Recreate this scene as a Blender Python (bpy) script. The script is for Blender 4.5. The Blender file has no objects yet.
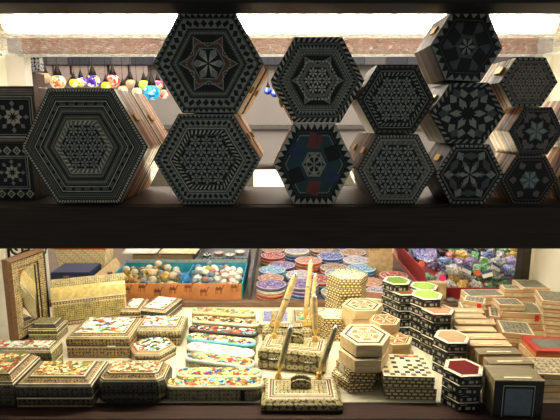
import bpy, bmesh, math, random
from mathutils import Vector, Matrix
random.seed(11)
D2R = math.radians
SC = bpy.context.scene
COL = SC.collection

# ------------------------------------------------------------------ camera model
F, TH, ZC = 490.0, D2R(10.4), 0.645
CT, ST = math.cos(TH), math.sin(TH)
def ray(px, py):
    a, b = (px - 280) / F, (210 - py) / F
    return a, CT + b * ST, b * CT - ST
def at_z(px, py, z):
    d = ray(px, py); t = (z - ZC) / d[2]
    return d[0] * t, d[1] * t
def at_y(px, py, Y):
    d = ray(px, py); t = Y / d[1]
    return d[0] * t, ZC + d[2] * t
def x_of(px, Y, z):
    return (px - 280) / F * (Y * CT + (ZC - z) * ST)

cam = bpy.data.cameras.new('camera'); cam.lens = F / 560 * 36; cam.sensor_width = 36
cam.clip_start = 0.02
co = bpy.data.objects.new('camera', cam); COL.objects.link(co)
co.location = (0, 0, ZC); co.rotation_euler = (D2R(90) - TH, 0, 0)
SC.camera = co

# ------------------------------------------------------------------ materials
def nt(name):
    m = bpy.data.materials.new(name); m.use_nodes = True
    t = m.node_tree
    return m, t, t.nodes['Principled BSDF']
def lin(c):
    return tuple((x / 12.92 if x <= .04045 else ((x + .055) / 1.055) ** 2.4) for x in c)
def rgb(r, g, b):
    return lin((r / 255, g / 255, b / 255)) + (1,)
def N(t, kind, **kw):
    n = t.nodes.new(kind)
    for k, v in kw.items():
        if k in n.inputs: n.inputs[k].default_value = v
        else: setattr(n, k, v)
    return n
def ramp(t, stops, interp='LINEAR'):
    n = t.nodes.new('ShaderNodeValToRGB'); cr = n.color_ramp; cr.interpolation = interp
    while len(cr.elements) < len(stops): cr.elements.new(1)
    for e, (p, c) in zip(cr.elements, stops): e.position = p; e.color = c
    return n
def mix(t, fac, a, b, mode='MIX'):
    n = t.nodes.new('ShaderNodeMix'); n.data_type = 'RGBA'; n.blend_type = mode
    for i, v in ((0, fac), (6, a), (7, b)):
        if hasattr(v, 'links'): t.links.new(v, n.inputs[i])
        else: n.inputs[i].default_value = v
    return n.outputs[2]
def coords(t, which='UV', scale=(1, 1, 1)):
    tc = t.nodes.new('ShaderNodeTexCoord'); mp = t.nodes.new('ShaderNodeMapping')
    mp.inputs['Scale'].default_value = scale
    t.links.new(tc.outputs[which], mp.inputs['Vector'])
    return mp.outputs['Vector']
MATS = {}
def flat(name, c, rough=.5, metal=0, emit=None, es=0, var=0.12, vs=60):
    """plain colour with a slight mottled variation"""
    if name in MATS: return MATS[name]
    m, t, b = nt(name)
    b.inputs['Roughness'].default_value = rough; b.inputs['Metallic'].default_value = metal
    if var:
        v = coords(t, 'Object'); n = N(t, 'ShaderNodeTexNoise', Scale=vs, Detail=3.0); t.links.new(v, n.inputs['Vector'])
        d = tuple(x * (1 - var * 2) for x in c[:3]) + (1,); l = tuple(min(1, x * (1 + var)) for x in c[:3]) + (1,)
        r = ramp(t, [(.3, d), (.7, l)]); t.links.new(n.outputs[0], r.inputs[0])
        t.links.new(r.outputs[0], b.inputs['Base Color'])
    else: b.inputs['Base Color'].default_value = c
    if emit: b.inputs['Emission Color'].default_value = emit; b.inputs['Emission Strength'].default_value = es
    MATS[name] = m
    return m
def wood(name, c1, c2, rough=.5, scale=(3, 40, 40), which='Object'):
    if name in MATS: return MATS[name]
    m, t, b = nt(name)
    n = N(t, 'ShaderNodeTexNoise', Scale=4.0, Detail=5.0); t.links.new(coords(t, which, scale), n.inputs['Vector'])
    r = ramp(t, [(.3, c1), (.7, c2)]); t.links.new(n.outputs[0], r.inputs[0])
    t.links.new(r.outputs[0], b.inputs['Base Color']); b.inputs['Roughness'].default_value = rough
    MATS[name] = m
    return m
def khatam(name, dark, mid, pale, scale=110, rough=.35):
    """micro-mosaic of little rosettes"""
    if name in MATS: return MATS[name]
    m, t, b = nt(name)
    v = coords(t, 'UV')
    vo = N(t, 'ShaderNodeTexVoronoi', Scale=scale, Randomness=.25); t.links.new(v, vo.inputs['Vector'])
    r = ramp(t, [(0, dark), (.16, dark), (.2, pale), (.3, mid), (.42, pale), (.52, dark), (.7, dark)]); t.links.new(vo.outputs['Distance'], r.inputs[0])
    n = N(t, 'ShaderNodeTexNoise', Scale=40.0, Detail=2.0); t.links.new(v, n.inputs['Vector'])
    r2 = ramp(t, [(.3, (.55, .55, .55, 1)), (.7, (1, 1, 1, 1))]); t.links.new(n.outputs[0], r2.inputs[0])
    t.links.new(mix(t, 1.0, r.outputs[0], r2.outputs[0], 'MULTIPLY'), b.inputs['Base Color'])
    b.inputs['Roughness'].default_value = rough
    MATS[name] = m
    return m
def painting(name, ground, pal, seed=0, scale=75, cover=.5, rough=.25):
    """painted miniature: coloured figures and foliage on a pale ground"""
    if name in MATS: return MATS[name]
    m, t, b = nt(name)
    tc = t.nodes.new('ShaderNodeTexCoord'); mp = t.nodes.new('ShaderNodeMapping')
    mp.inputs['Location'].default_value = (seed * 1.37, seed * .71, seed)
    t.links.new(tc.outputs['UV'], mp.inputs['Vector']); v = mp.outputs['Vector']
    scale *= 1.45
    nz = N(t, 'ShaderNodeTexNoise', Scale=scale * 1.3, Detail=2.0); t.links.new(v, nz.inputs['Vector'])
    va = t.nodes.new('ShaderNodeVectorMath'); va.operation = 'MULTIPLY_ADD'
    va.inputs[1].default_value = (.008, .008, .008)
    t.links.new(nz.outputs['Color'], va.inputs[0]); t.links.new(v, va.inputs[2])
    vo = N(t, 'ShaderNodeTexVoronoi', Scale=scale, Randomness=1.0); t.links.new(va.outputs[0], vo.inputs['Vector'])
    sep = t.nodes.new('ShaderNodeSeparateColor'); t.links.new(vo.outputs['Color'], sep.inputs[0])
    r = ramp(t, [(i / len(pal), c) for i, c in enumerate(pal)], 'CONSTANT'); t.links.new(sep.outputs[0], r.inputs[0])
    ve = N(t, 'ShaderNodeTexVoronoi', feature='DISTANCE_TO_EDGE', Scale=scale, Randomness=1.0); t.links.new(va.outputs[0], ve.inputs['Vector'])
    re_ = ramp(t, [(.0, (.3, .26, .2, 1)), (.07, (1, 1, 1, 1))]); t.links.new(ve.outputs['Distance'], re_.inputs[0])
    fig = mix(t, 1.0, r.outputs[0], re_.outputs[0], 'MULTIPLY')
    n2 = N(t, 'ShaderNodeTexNoise', Scale=scale * .75, Detail=3.0); t.links.new(v, n2.inputs['Vector'])
    cover += .03
    mk = ramp(t, [(1 - cover - .03, (0, 0, 0, 1)), (1 - cover + .03, (1, 1, 1, 1))]); t.links.new(n2.outputs[0], mk.inputs[0])
    t.links.new(mix(t, mk.outputs[0], ground, fig), b.inputs['Base Color'])
    b.inputs['Roughness'].default_value = rough
    MATS[name] = m
    return m
def lattice(name, tile, tile2, joint, bw=.014, bh=.0055, gap=.0016, rough=.4):
    if name in MATS: return MATS[name]
    m, t, b = nt(name)
    br = N(t, 'ShaderNodeTexBrick', Scale=1.0, Color1=tile, Color2=tile2, Mortar=joint)
    br.inputs['Mortar Size'].default_value = gap; br.inputs['Brick Width'].default_value = bw; br.inputs['Row Height'].default_value = bh
    br.inputs['Mortar Smooth'].default_value = .1
    t.links.new(coords(t, 'UV'), br.inputs['Vector']); t.links.new(br.outputs[0], b.inputs['Base Color'])
    b.inputs['Roughness'].default_value = rough
    MATS[name] = m
    return m
def glaze(name, ground, pal, scale=90, rough=.15):
    """glazed, finely hand-painted ceramic, dots in rings"""
    if name in MATS: return MATS[name]
    m, t, b = nt(name)
    v = coords(t, 'UV')
    vo = N(t, 'ShaderNodeTexVoronoi', Scale=scale * 2.2, Randomness=.6); t.links.new(v, vo.inputs['Vector'])
    sep = t.nodes.new('ShaderNodeSeparateColor'); t.links.new(vo.outputs['Color'], sep.inputs[0])
    r = ramp(t, [(i / len(pal), c) for i, c in enumerate(pal)], 'CONSTANT'); t.links.new(sep.outputs[0], r.inputs[0])
    mk = ramp(t, [(.42, (1, 1, 1, 1)), (.5, (0, 0, 0, 1))]); t.links.new(vo.outputs['Distance'], mk.inputs[0])
    t.links.new(mix(t, mk.outputs[0], ground, r.outputs[0]), b.inputs['Base Color'])
    b.inputs['Roughness'].default_value = rough
    MATS[name] = m
    return m

DARKW = wood('dark stained wood', rgb(30, 26, 24), rgb(52, 44, 40), .6)
BLACKW = wood('near black walnut', rgb(18, 17, 17), rgb(34, 31, 30), .45)
BONE = flat('bone inlay', rgb(226, 222, 206), .5)
BONE2 = flat('dull mother of pearl inlay', rgb(172, 174, 162), .4)
OLIVE = wood('olive wood veneer', rgb(92, 92, 80), rgb(118, 116, 100), .5)
GREYW = wood('grey brown veneer', rgb(112, 104, 98), rgb(142, 132, 124), .5)
ROSEW = wood('rosewood veneer', rgb(106, 66, 60), rgb(134, 88, 78), .45)
NAVYI = flat('dark blue inlay', rgb(60, 76, 112), .4)
TEALI = flat('deep teal inlay', rgb(48, 84, 90), .4)
PALEW = wood('pale beech', rgb(206, 176, 132), rgb(236, 212, 170), .45)
TANW = wood('tan cedar', rgb(168, 122, 80), rgb(200, 154, 106), .5)
ORANGEW = wood('orange stained wood', rgb(180, 104, 56), rgb(216, 140, 84), .5)
BRASS = flat('brass', rgb(200, 160, 84), .3, 1, var=.05)
STEEL = flat('bright steel', rgb(220, 220, 216), .25, .8, var=.03)
GOLD = flat('polished gold', rgb(236, 200, 120), .3, .5, var=.05)
CREAMP = flat('cream wall paint', rgb(248, 242, 222), .75, var=.04, vs=6)
WHITEP = flat('white enamel', rgb(240, 236, 226), .5, var=.03, vs=8)
DECKW = flat('off white melamine', rgb(228, 222, 200), .4, var=.05, vs=12)
BLACKP = flat('black plastic', rgb(18, 18, 20), .35, var=.02)
REDBR = wood('red brown board', rgb(120, 74, 58), rgb(150, 98, 78), .6)
IVORY = flat('ivory tile', rgb(246, 234, 194), .4)
OCR = wood('orange edge', rgb(206, 130, 78), rgb(226, 156, 100), .5)
BLACKI = flat('black inlay', rgb(22, 20, 20), .35)

# ------------------------------------------------------------------ mesh builder
class MB:
    def __init__(s): s.v, s.f, s.m, s.uv = [], [], [], []
    def face(s, pts, m=0, uv=None):
        i = len(s.v); s.v += [tuple(p) for p in pts]
        s.f.append(tuple(range(i, i + len(pts)))); s.m.append(m)
        if uv is None:
            nx = ny = nz = 0.0
            for (a, c) in zip(pts, list(pts[1:]) + [pts[0]]):
                a = tuple(a); c = tuple(c)
                nx += (a[1] - c[1]) * (a[2] + c[2]); ny += (a[2] - c[2]) * (a[0] + c[0]); nz += (a[0] - c[0]) * (a[1] + c[1])
            nx, ny, nz = abs(nx), abs(ny), abs(nz)
            i, j = (0, 1) if nz >= max(nx, ny) * .5 else (0, 2) if ny >= nx else (1, 2)
            uv = [(tuple(p)[i], tuple(p)[j]) for p in pts]
        s.uv.append(uv)
    def loft(s, rings, mats, cap0=None, cap1=None):
        """rings: equal-length closed loops; mats: one index per gap"""
        n = len(rings[0]); v = [0.0]
        for a, b in zip(rings, rings[1:]):
            v.append(v[-1] + (Vector(b[0]) - Vector(a[0])).length)
        big = max(rings, key=lambda r: sum((Vector(r[k]) - Vector(r[k - 1])).length for k in range(n)))
        u = [0.0]
        for k in range(n): u.append(u[-1] + (Vector(big[(k + 1) % n]) - Vector(big[k])).length)
        for j, (a, b) in enumerate(zip(rings, rings[1:])):
            mi = mats[j] if isinstance(mats, (list, tuple)) else mats
            for k in range(n):
                k2 = (k + 1) % n
                s.face([a[k], a[k2], b[k2], b[k]], mi, [(u[k], v[j]), (u[k + 1], v[j]), (u[k + 1], v[j + 1]), (u[k], v[j + 1])])
        if cap0 is not None: s.face(list(reversed(rings[0])), cap0)
        if cap1 is not None: s.face(rings[-1], cap1)
    def prism(s, poly, levels, mats, cap0=0, cap1=0):
        """levels: (z, scale) list over a 2D outline"""
        s.loft([[(x * k, y * k, z) for x, y in poly] for z, k in levels], mats, cap0, cap1)
    def box(s, x0, x1, y0, y1, z0, z1, m=0):
        s.prism([(x0, y0), (x1, y0), (x1, y1), (x0, y1)], [(z0, 1), (z1, 1)], m, m, m)
    def lathe(s, prof, mats, n=24, c=(0, 0, 0), cap0=None, cap1=None):
        s.loft([[(c[0] + r * math.cos(2 * math.pi * k / n), c[1] + r * math.sin(2 * math.pi * k / n), c[2] + z) for k in range(n)] for r, z in prof], mats, cap0, cap1)
    def tube(s, pts, r, m=0, n=10):
        pts = [Vector(p) for p in pts]; rings = []
        for i, p in enumerate(pts):
            d = (pts[min(i + 1, len(pts) - 1)] - pts[max(i - 1, 0)]).normalized()
            a = d.cross(Vector((0, 0, 1)) if abs(d.z) < .9 else Vector((1, 0, 0))).normalized(); b = d.cross(a)
            rr = r[i] if isinstance(r, (list, tuple)) else r
            rings.append([tuple(p + (a * math.cos(2 * math.pi * k / n) + b * math.sin(2 * math.pi * k / n)) * rr) for k in range(n)])
        s.loft(rings, m, m, m)
    def build(s, name, mats, parent=None, smooth=None, bevel=0, loc=None, rotz=0):
        me = bpy.data.meshes.new(name); me.from_pydata(s.v, [], s.f)
        if not isinstance(mats, (list, tuple)): mats = [mats]
        for m in mats: me.materials.append(m)
        uvl = me.uv_layers.new(name='UVMap')
        for p in me.polygons:
            p.material_index = s.m[p.index]
            for li, uv in zip(p.loop_indices, s.uv[p.index]): uvl.data[li].uv = uv
        bm = bmesh.new(); bm.from_mesh(me)
        bmesh.ops.remove_doubles(bm, verts=bm.verts, dist=1e-5)
        bmesh.ops.recalc_face_normals(bm, faces=bm.faces)
        bm.to_mesh(me); bm.free()
        if smooth:
            for p in me.polygons: p.use_smooth = True
            me.set_sharp_from_angle(angle=D2R(smooth))
        o = bpy.data.objects.new(name, me); COL.objects.link(o)
        if parent: o.parent = parent
        if loc: o.location = loc
        o.rotation_euler[2] = rotz
        if bevel:
            b = o.modifiers.new('bevel', 'BEVEL'); b.width = bevel; b.segments = 2; b.limit_method = 'ANGLE'; b.angle_limit = D2R(40)
        return o
def tag(o, label, cat, group=None, kind=None):
    if label: o['label'] = label
    if cat: o['category'] = cat
    if group: o['group'] = group
    if kind: o['kind'] = kind
    return o
def thing(name, label, cat, loc=(0, 0, 0), rotz=0, group=None):
    o = bpy.data.objects.new(name, None); COL.objects.link(o); o.empty_display_size = .02
    o.location = loc; o.rotation_euler = (0, 0, rotz)
    return tag(o, label, cat, group)
def struct(o): o['kind'] = 'structure'; return o
def dup(root, loc, rotz=0, label=None, group=None):
    r = root.copy(); COL.objects.link(r); r.location = loc; r.rotation_euler = (0, 0, rotz)
    if label: r['label'] = label
    if group: r['group'] = group
    for ch in list(root.children):
        c = ch.copy(); COL.objects.link(c); c.parent = r
        for g in ch.children:
            d = g.copy(); COL.objects.link(d); d.parent = c
    return r

# ------------------------------------------------------------------ setting
def sbox(name, x0, x1, y0, y1, z0, z1, m, kind='structure', bevel=0):
    b = MB(); b.box(x0, x1, y0, y1, z0, z1); o = b.build(name, m, bevel=bevel)
    if kind: o['kind'] = kind
    return o
XW = .885
sbox('wall_left', -XW - .03, -XW, .60, 1.66, -.25, 1.12, CREAMP)
sbox('wall_right', XW, XW + .03, .60, 1.66, -.25, 1.12, CREAMP)
sbox('trim_1', -1.3, 1.3, .765, .845, .815, 1.12, flat('black painted beam', rgb(22, 20, 20), .55), bevel=.003)      # dark head beam of the window
sbox('trim_2', -XW, XW, .975, 1.04, -.045, -.001, wood('dark red front rail wood', rgb(30, 12, 8), rgb(54, 22, 14), .85), bevel=.003)
sbox('wall_front', -XW, XW, .955, .975, -.25, -.006, flat('black front panel', rgb(14, 12, 12), .5))
sbox('ceiling', -XW, XW, .845, 1.69, 1.08, 1.12, WHITEP)
sbox('trim_3', -XW, XW, 1.655, 1.685, .905, 1.08, WHITEP)                    # white board behind the tube
sbox('trim_4', -.835, .835, 1.655, 1.685, .852, .905, REDBR)               # red-brown board under it
sbox('trim_5', -XW, XW, 1.54, 1.69, .395, .425, flat('dark rear rail', rgb(52, 44, 38), .5))
sbox('shade_board', -XW, XW, 1.645, 1.675, .426, .50, flat('dark rear rail', rgb(52, 44, 38), .5))  # dark board added to hide the bright room and darken the lower gaps
wb = sbox('white_carton', -.085, .035, 1.56, 1.635, .4254, .483, WHITEP, None, .002); tag(wb, 'white glossy carton glimpsed in the gap between olive and teal hexagons', 'box')
sbox('trim_6', -XW, -.825, 1.64, 1.685, 0, .852, WHITEP)
sbox('trim_7', .842, .872, 1.645, 1.685, 0, .395, flat('dark bronze post', rgb(46, 38, 30), .4))
sbox('trim_8', .872, XW, 1.645, 1.685, 0, .852, CREAMP)
deck = sbox('display_deck', -XW, XW, 1.04, 1.63, -.045, 0, DECKW, None, .002)
tag(deck, 'off white display deck carrying all the boxes below the dark beam', 'shelf')
bat = sbox('trim_9', -XW, XW, 1.63, 1.66, -.045, .016, wood('brown batten', rgb(96, 70, 52), rgb(130, 100, 76), .6))
ctr = sbox('rear_counter', -1.2, 1.3, 1.66, 2.62, -.06, 0, wood('grey brown counter', rgb(110, 92, 76), rgb(140, 120, 100), .6), None)
tag(ctr, 'brown counter behind the deck holding the plates and trays', 'counter')
# room behind the showcase
sbox('floor', -3, 3, 1.69, 5.0, -.95, -.9, flat('grey shop floor', rgb(150, 146, 140), .5, vs=3))
sbox('wall_back', -3, 3, 4.9, 5.0, -.9, 1.9, flat('pale grey back wall', rgb(176, 166, 158), .7, var=.06, vs=2))
sbox('wall_west', -3.05, -3, 1.69, 5.0, -.9, 1.9, CREAMP)
sbox('wall_east', 3, 3.05, 1.69, 5.0, -.9, 1.9, CREAMP)
c2 = sbox('trim_10', -3, 3, 1.69, 5.0, 1.9, 1.95, WHITEP)
sbox('trim_11', -3, 3, 4.86, 4.9, .56, .60, flat('grey dado strip', rgb(120, 114, 108), .5))

# upper shelf with thick dark front beam
SH = .498
sh = thing('showcase_shelf', 'thick dark wooden shelf carrying the hexagonal boxes above the lit deck', 'shelf', (0, .83, .4235))
b = MB(); b.box(-XW, XW, 0, .03, 0, SH - .4235 - .001); b.build('front_beam', wood('dark beam wood', rgb(42, 30, 23), rgb(64, 48, 38), .7, (2, 30, 60)), sh, bevel=.002)
b = MB(); b.box(-XW, XW, .03, .262 if True else 0, SH - .4235 - .022, SH - .4235); b.build('board', wood('worn shelf wood', rgb(48, 39, 33), rgb(80, 67, 56), .5), sh)

# glass ceiling of the case, dusty
gm, t, pb = nt('dusty glass')
t.nodes.remove(pb); out = t.nodes['Material Output']
tr = t.nodes.new('ShaderNodeBsdfTransparent'); gl = N(t, 'ShaderNodeBsdfGlossy', Roughness=.03); df = N(t, 'ShaderNodeBsdfDiffuse', Color=(.9, .9, .9, 1))
m1 = t.nodes.new('ShaderNodeMixShader'); m1.inputs[0].default_value = .06
t.links.new(tr.outputs[0], m1.inputs[1]); t.links.new(gl.outputs[0], m1.inputs[2])
n = N(t, 'ShaderNodeTexNoise', Scale=55.0, Detail=6.0, Roughness=.7); t.links.new(coords(t, 'Object'), n.inputs['Vector'])
r = ramp(t, [(.5, (.08, .08, .08, 1)), (.72, (.75, .75, .75, 1))]); t.links.new(n.outputs[0], r.inputs[0])
m2 = t.nodes.new('ShaderNodeMixShader'); t.links.new(r.outputs[0], m2.inputs[0]); t.links.new(m1.outputs[0], m2.inputs[1]); t.links.new(df.outputs[0], m2.inputs[2])
t.links.new(m2.outputs[0], out.inputs[0])
gp = thing('glass_pane', 'dusty clear glass sheet roofing the upper shelf below the tube light', 'glass', (0, 1.24, .847))
b = MB(); b.box(-.845, .845, -.38, .40, 0, .004); b.build('sheet', gm, gp)
b = MB(); b.box(-.848, .848, .40, .404, -.001, .006); b.box(-.848, -.844, -.38, .40, -.001, .006); b.box(.844, .848, -.38, .40, -.001, .006)
b.build('polished_edge', flat('pale glass edge', rgb(226, 232, 226), .3, var=.02), gp)

# tube light above the glass
def tube_light(name, label, loc, half, rad, strength, col, under=False):
    L = thing(name, label, 'lamp', loc)
    b = MB(); b.box(-half - .03, half + .03, *((.028, .075, -.025, .035) if not under else (-.02, .02, .018, .03))); b.build('housing', WHITEP, L, bevel=.003)
    em = flat(name + ' glow', (1, 1, 1, 1), .5, emit=col, es=strength, var=0)
    b = MB(); b.tube([(-half, 0, 0), (-half * .5, 0, 0), (0, 0, 0), (half * .5, 0, 0), (half, 0, 0)], rad, 0, 14); b.build('glowing_tube', em, L, 50)
    for sx in (-1, 1):
        b = MB(); b.tube([(sx * half, 0, 0), (sx * (half + .03), 0, 0)], rad * 1.15, 0, 14); b.box(sx * half + (0 if sx > 0 else -.03), sx * half + (.03 if sx > 0 else 0), *((0, .03, -.012, .012) if not under else (-.01, .01, 0, .02)))
        b.build('end_cap', flat('yellowish end cap', rgb(226, 208, 150), .5), L, 40)  # both caps have a yellowish base colour
    return L
UPPER, LOWER = 26.0, 70.0
tube_light('fluorescent_tube', 'long bright fluorescent tube light above the dusty glass', (0, 1.50, .922), .80, .019, UPPER, (1, .93, .82, 1))
sl = tube_light('shelf_lamp', 'tube lamp fixed under the dark shelf shining on the deck', (-.02, 1.24, .437), .44, .012, LOWER, (1, .89, .60, 1), True)
for x in (-.22, .22):
    b = MB(); b.box(x - .012, x + .012, -.16, .02, .0303, .036); b.build('bracket_arm', WHITEP, sl)

# ------------------------------------------------------------------ hexagonal inlay
def hexp(k, rr):
    return Vector((math.cos(math.pi / 3 * k) * rr, math.sin(math.pi / 3 * k) * rr))
def edge(k, u, rr):
    return hexp(k, rr).lerp(hexp(k + 1, rr), u)
def inlay(b, mp, R_, spec):
    """mp(u, v, layer) -> 3D point; spec rows: kind, r_outer, r_inner, count per side, material"""
    for L, (kind, r0, r1, n, m) in enumerate(spec, 1):
        def put(pts, mm=m, lay=L): b.face([mp(p[0] * R_, p[1] * R_, lay) for p in pts], mm)
        if kind == 'ring':
            for k in range(6): put([edge(k, 0, r0), edge(k, 1, r0), edge(k, 1, r1), edge(k, 0, r1)])
        elif kind == 'fill': put([hexp(k, r0) for k in range(6)])
        elif kind == 'tri':
            for k in range(6):
                for i in range(n): put([edge(k, i / n, r0), edge(k, (i + 1) / n, r0), edge(k, (i + .5) / n, r1)])
        elif kind == 'dash':
            for k in range(6):
                for i in range(n): put([edge(k, (i + .18) / n, r0), edge(k, (i + .82) / n, r0), edge(k, (i + .82) / n, r1), edge(k, (i + .18) / n, r1)])
        elif kind == 'slash':
            for k in range(6):
                for i in range(n): put([edge(k, (i + .0) / n, r0), edge(k, (i + .4) / n, r0), edge(k, min(1, (i + .95) / n), r1), edge(k, (i + .55) / n, r1)])
        elif kind == 'dia':
            rm = (r0 + r1) / 2
            for k in range(6):
                for i in range(n): put([edge(k, (i + .5) / n, r0), edge(k, (i + .95) / n, rm), edge(k, (i + .5) / n, r1), edge(k, (i + .05) / n, rm)])
        elif kind == 'corner':
            rm = (r0 + r1) / 2; w = (r0 - r1) * .42
            for k in range(6):
                d = hexp(k, 1); q = Vector((-d.y, d.x))
                put([d * r0, d * rm + q * w, d * r1, d * rm - q * w])
        elif kind == 'star':
            for s in (0, 1):
                put([Vector((math.cos(math.pi / 3 * (2 * j + s) + math.pi / 6 * 0), math.sin(math.pi / 3 * (2 * j + s)))) * r0 for j in range(3)], m, L + s * .3)
        elif kind == 'petal':
            for k in range(6):
                d = hexp(k, 1); q = Vector((-d.y, d.x))
                put([d * r0 * .06, d * r0 * .62 + q * r0 * .2, d * r0, d * r0 * .62 - q * r0 * .2])
        elif kind == 'rosettes':
            p = r0 * .866 / (n * .866 + .5); pr = p * .54
            for i in range(-n, n + 1):
                for j in range(-n, n + 1):
                    c = Vector((p * (i + j * .5), p * .866 * j))
                    if max(abs(c.dot(Vector((math.cos(a), math.sin(a))))) for a in (math.pi / 6, math.pi / 2, math.pi * 5 / 6)) > n * p * .866 + 1e-4: continue
                    for k in range(6):
                        a = math.pi / 3 * k + math.pi / 6
                        d = Vector((math.cos(a), math.sin(a))); q = Vector((-d.y, d.x))
                        put([c + d * pr * .06, c + d * pr * .7 + q * pr * .25, c + d * pr, c + d * pr * .7 - q * pr * .25])
        elif kind == 'quads':
            for k in range(6):
                d = (hexp(k, 1) + hexp(k + 1, 1)) * .5; q = Vector((-d.y, d.x))
                c = d * (r0 + r1) * .56; h = (r0 - r1) * .5
                put([c + d * h * 1.1 + q * h * .6, c + d * h * .7 - q * h * 1.15, c - d * h * .9 - q * h * .75, c - d * h * .75 + q * h * 1.0], m + k % n)

# ------------------------------------------------------------------ big hexagonal boxes on the upper shelf
SIDE = [PALEW, TANW, ORANGEW, flat('dark side band', rgb(60, 46, 36), .5), BONE]  # fourth entry is a dark band among the side stripes
SHADE_SIDE = [wood('shaded beech side', rgb(52, 40, 32), rgb(84, 66, 50), .5), wood('shaded cedar side', rgb(32, 25, 21), rgb(52, 41, 34), .5), wood('shaded orange side', rgb(76, 49, 32), rgb(104, 70, 48), .5), flat('dark side band', rgb(48, 37, 30), .5), flat('shaded bone side', rgb(116, 98, 76), .5)]  # SIDE palette darkened: shade of the dim side faces put into the colour
def hex_box(label, cxp, ytop, ybot, wpx, mats, spec, Y=.85, depth=.105, tilt=0, z0=None, side=0, group=None, plain=False, clasp=None, back=None):
    zb = at_y(cxp, ybot, Y)[1]; zt = at_y(cxp, ytop, Y)[1]; h = zt - zb
    if z0 is not None: zb = z0
    R_ = h / math.sqrt(3)
    w = x_of(cxp + wpx / 2, Y, zb + h / 2) - x_of(cxp - wpx / 2, Y, zb + h / 2)
    sx = w / (2 * R_)
    T = thing('hexagonal_box', label, 'box', (x_of(cxp, Y, zb + h / 2), Y, zb + .0004), 0, group)
    def outline(s): return [(hexp(k, R_ * s).x * sx, hexp(k, R_ * s).y) for k in range(6)]
    ct, st = math.cos(tilt), math.sin(tilt)
    def xf(u, v, y): return (u * ct - v * st, y, u * st + v * ct + h / 2)
    def slab(b, levels, mi, c0, c1): b.loft([[xf(x, z, y) for x, z in outline(s)] for y, s in levels], mi, c0, c1)
    b = MB(); y = [0, .004, .018, .022, .030]; slab(b, [(y[0], .985), (y[1], 1), (y[2], 1), (y[3], 1), (y[4], 1)], [0, side % 3 + 10, 13, 11], 0, 0)
    if not plain: inlay(b, lambda u, v, L: xf(u * sx, v, -.0002 * L - .0001), R_, spec)
    mm = (mats + [DARKW] * 10)[:10] + (SIDE if cxp < 330 or cxp > 512 else SHADE_SIDE)
    b.build('lid', mm, T)
    b = MB(); dd = depth - .031; lv = [.031, .031 + dd * .12, .031 + dd * .3, .031 + dd * .42, .031 + dd * .6, .031 + dd * .72, .031 + dd * .9, depth]
    slab(b, [(q, .992) for q in lv], [13, 12, 10, 11, 14, 12, 10], 0, 0); b.build('body', mm, T)
    for k in ([] if clasp is None else [clasp]):
        e = edge(k, .5, R_ * 1.0); d = (hexp(k, 1) + hexp(k + 1, 1)).normalized()
        q = Vector((-d.y, d.x)); b = MB()
        pts = [e + q * .006, e - q * .006, e - q * .006 + d * .004, e + q * .006 + d * .004]
        b.loft([[xf(p.x * sx, p.y, yy) for p in pts] for yy in (.02, .026, .034, .044)], 0, 0, 0); b.build('clasp', BRASS, T)
    if back:
        for i, lab in enumerate(back):
            r = dup(T, (T.location.x + random.uniform(-.003, .003), Y + (depth + .002) * (i + 1), zb + .0004), 0, lab)
    return T, zb + h * (1 if tilt == 0 else 1)
R1, R2 = DARKW, BONE2
P0 = [OLIVE, BLACKI, BONE2, BONE, GREYW, NAVYI]
H1s = [('ring', 1, .93, 1, 1), ('dash', .985, .945, 22, 3), ('ring', .9, .86, 1, 1), ('dash', .89, .87, 26, 2), ('ring', .81, .67, 1, 1), ('ring', .79, .775, 1, 3), ('dash', .755, .725, 5, 3), ('dash', .75, .73, 5, 1), ('ring', .705, .69, 1, 3), ('dash', .63, .6, 18, 2), ('ring', .57, .55, 1, 1), ('dash', .52, .5, 16, 2), ('ring', .465, .455, 1, 3), ('fill', .45, 0, 1, 4), ('slash', .45, .38, 6, 3), ('fill', .37, 0, 1, 1), ('rosettes', .37, 0, 2, 2)]
H2s = [('ring', 1, .9, 1, 1), ('tri', .985, .91, 9, 2), ('ring', .87, .7, 1, 2), ('dia', .86, .71, 6, 1), ('ring', .68, .66, 1, 1), ('dash', .62, .585, 12, 2), ('ring', .56, .55, 1, 1), ('fill', .54, 0, 1, 1), ('star', .54, 0, 1, 2), ('star', .5, 0, 1, 5), ('dash', .42, .39, 7, 2), ('fill', .31, 0, 1, 2), ('fill', .29, 0, 1, 1), ('petal', .29, 0, 1, 3), ('corner', .29, .12, 1, 2)]
H3s = [('ring', 1, .91, 1, 1), ('tri', .985, .915, 12, 2), ('ring', .87, .73, 1, 2), ('dia', .86, .74, 8, 1), ('ring', .7, .68, 1, 3), ('ring', .66, .55, 1, 1), ('slash', .65, .56, 8, 3), ('fill', .53, 0, 1, 1), ('rosettes', .53, 0, 2, 2)]
H4s = [('ring', 1, .88, 1, 1), ('slash', .985, .89, 8, 3), ('ring', .84, .72, 1, 2), ('tri', .83, .73, 10, 1), ('ring', .69, .68, 1, 3), ('dash', .65, .61, 9, 2), ('fill', .57, 0, 1, 1), ('star', .56, 0, 1, 2), ('star', .52, 0, 1, 4), ('dash', .46, .42, 6, 3), ('dash', .36, .33, 5, 2), ('fill', .3, 0, 1, 1), ('rosettes', .3, 0, 1, 3)]
H5s = [('ring', 1, .8, 1, 1), ('tri', .99, .84, 6, 3), ('ring', .8, .77, 1, 2), ('fill', .77, 0, 1, 1), ('fill', .74, 0, 1, 2), ('dash', .72, .69, 12, 4), ('quads', .72, .3, 3, 5), ('ring', .3, .28, 1, 4), ('fill', .28, 0, 1, 4), ('petal', .27, 0, 1, 1), ('ring', .2, .18, 1, 3)]
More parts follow.
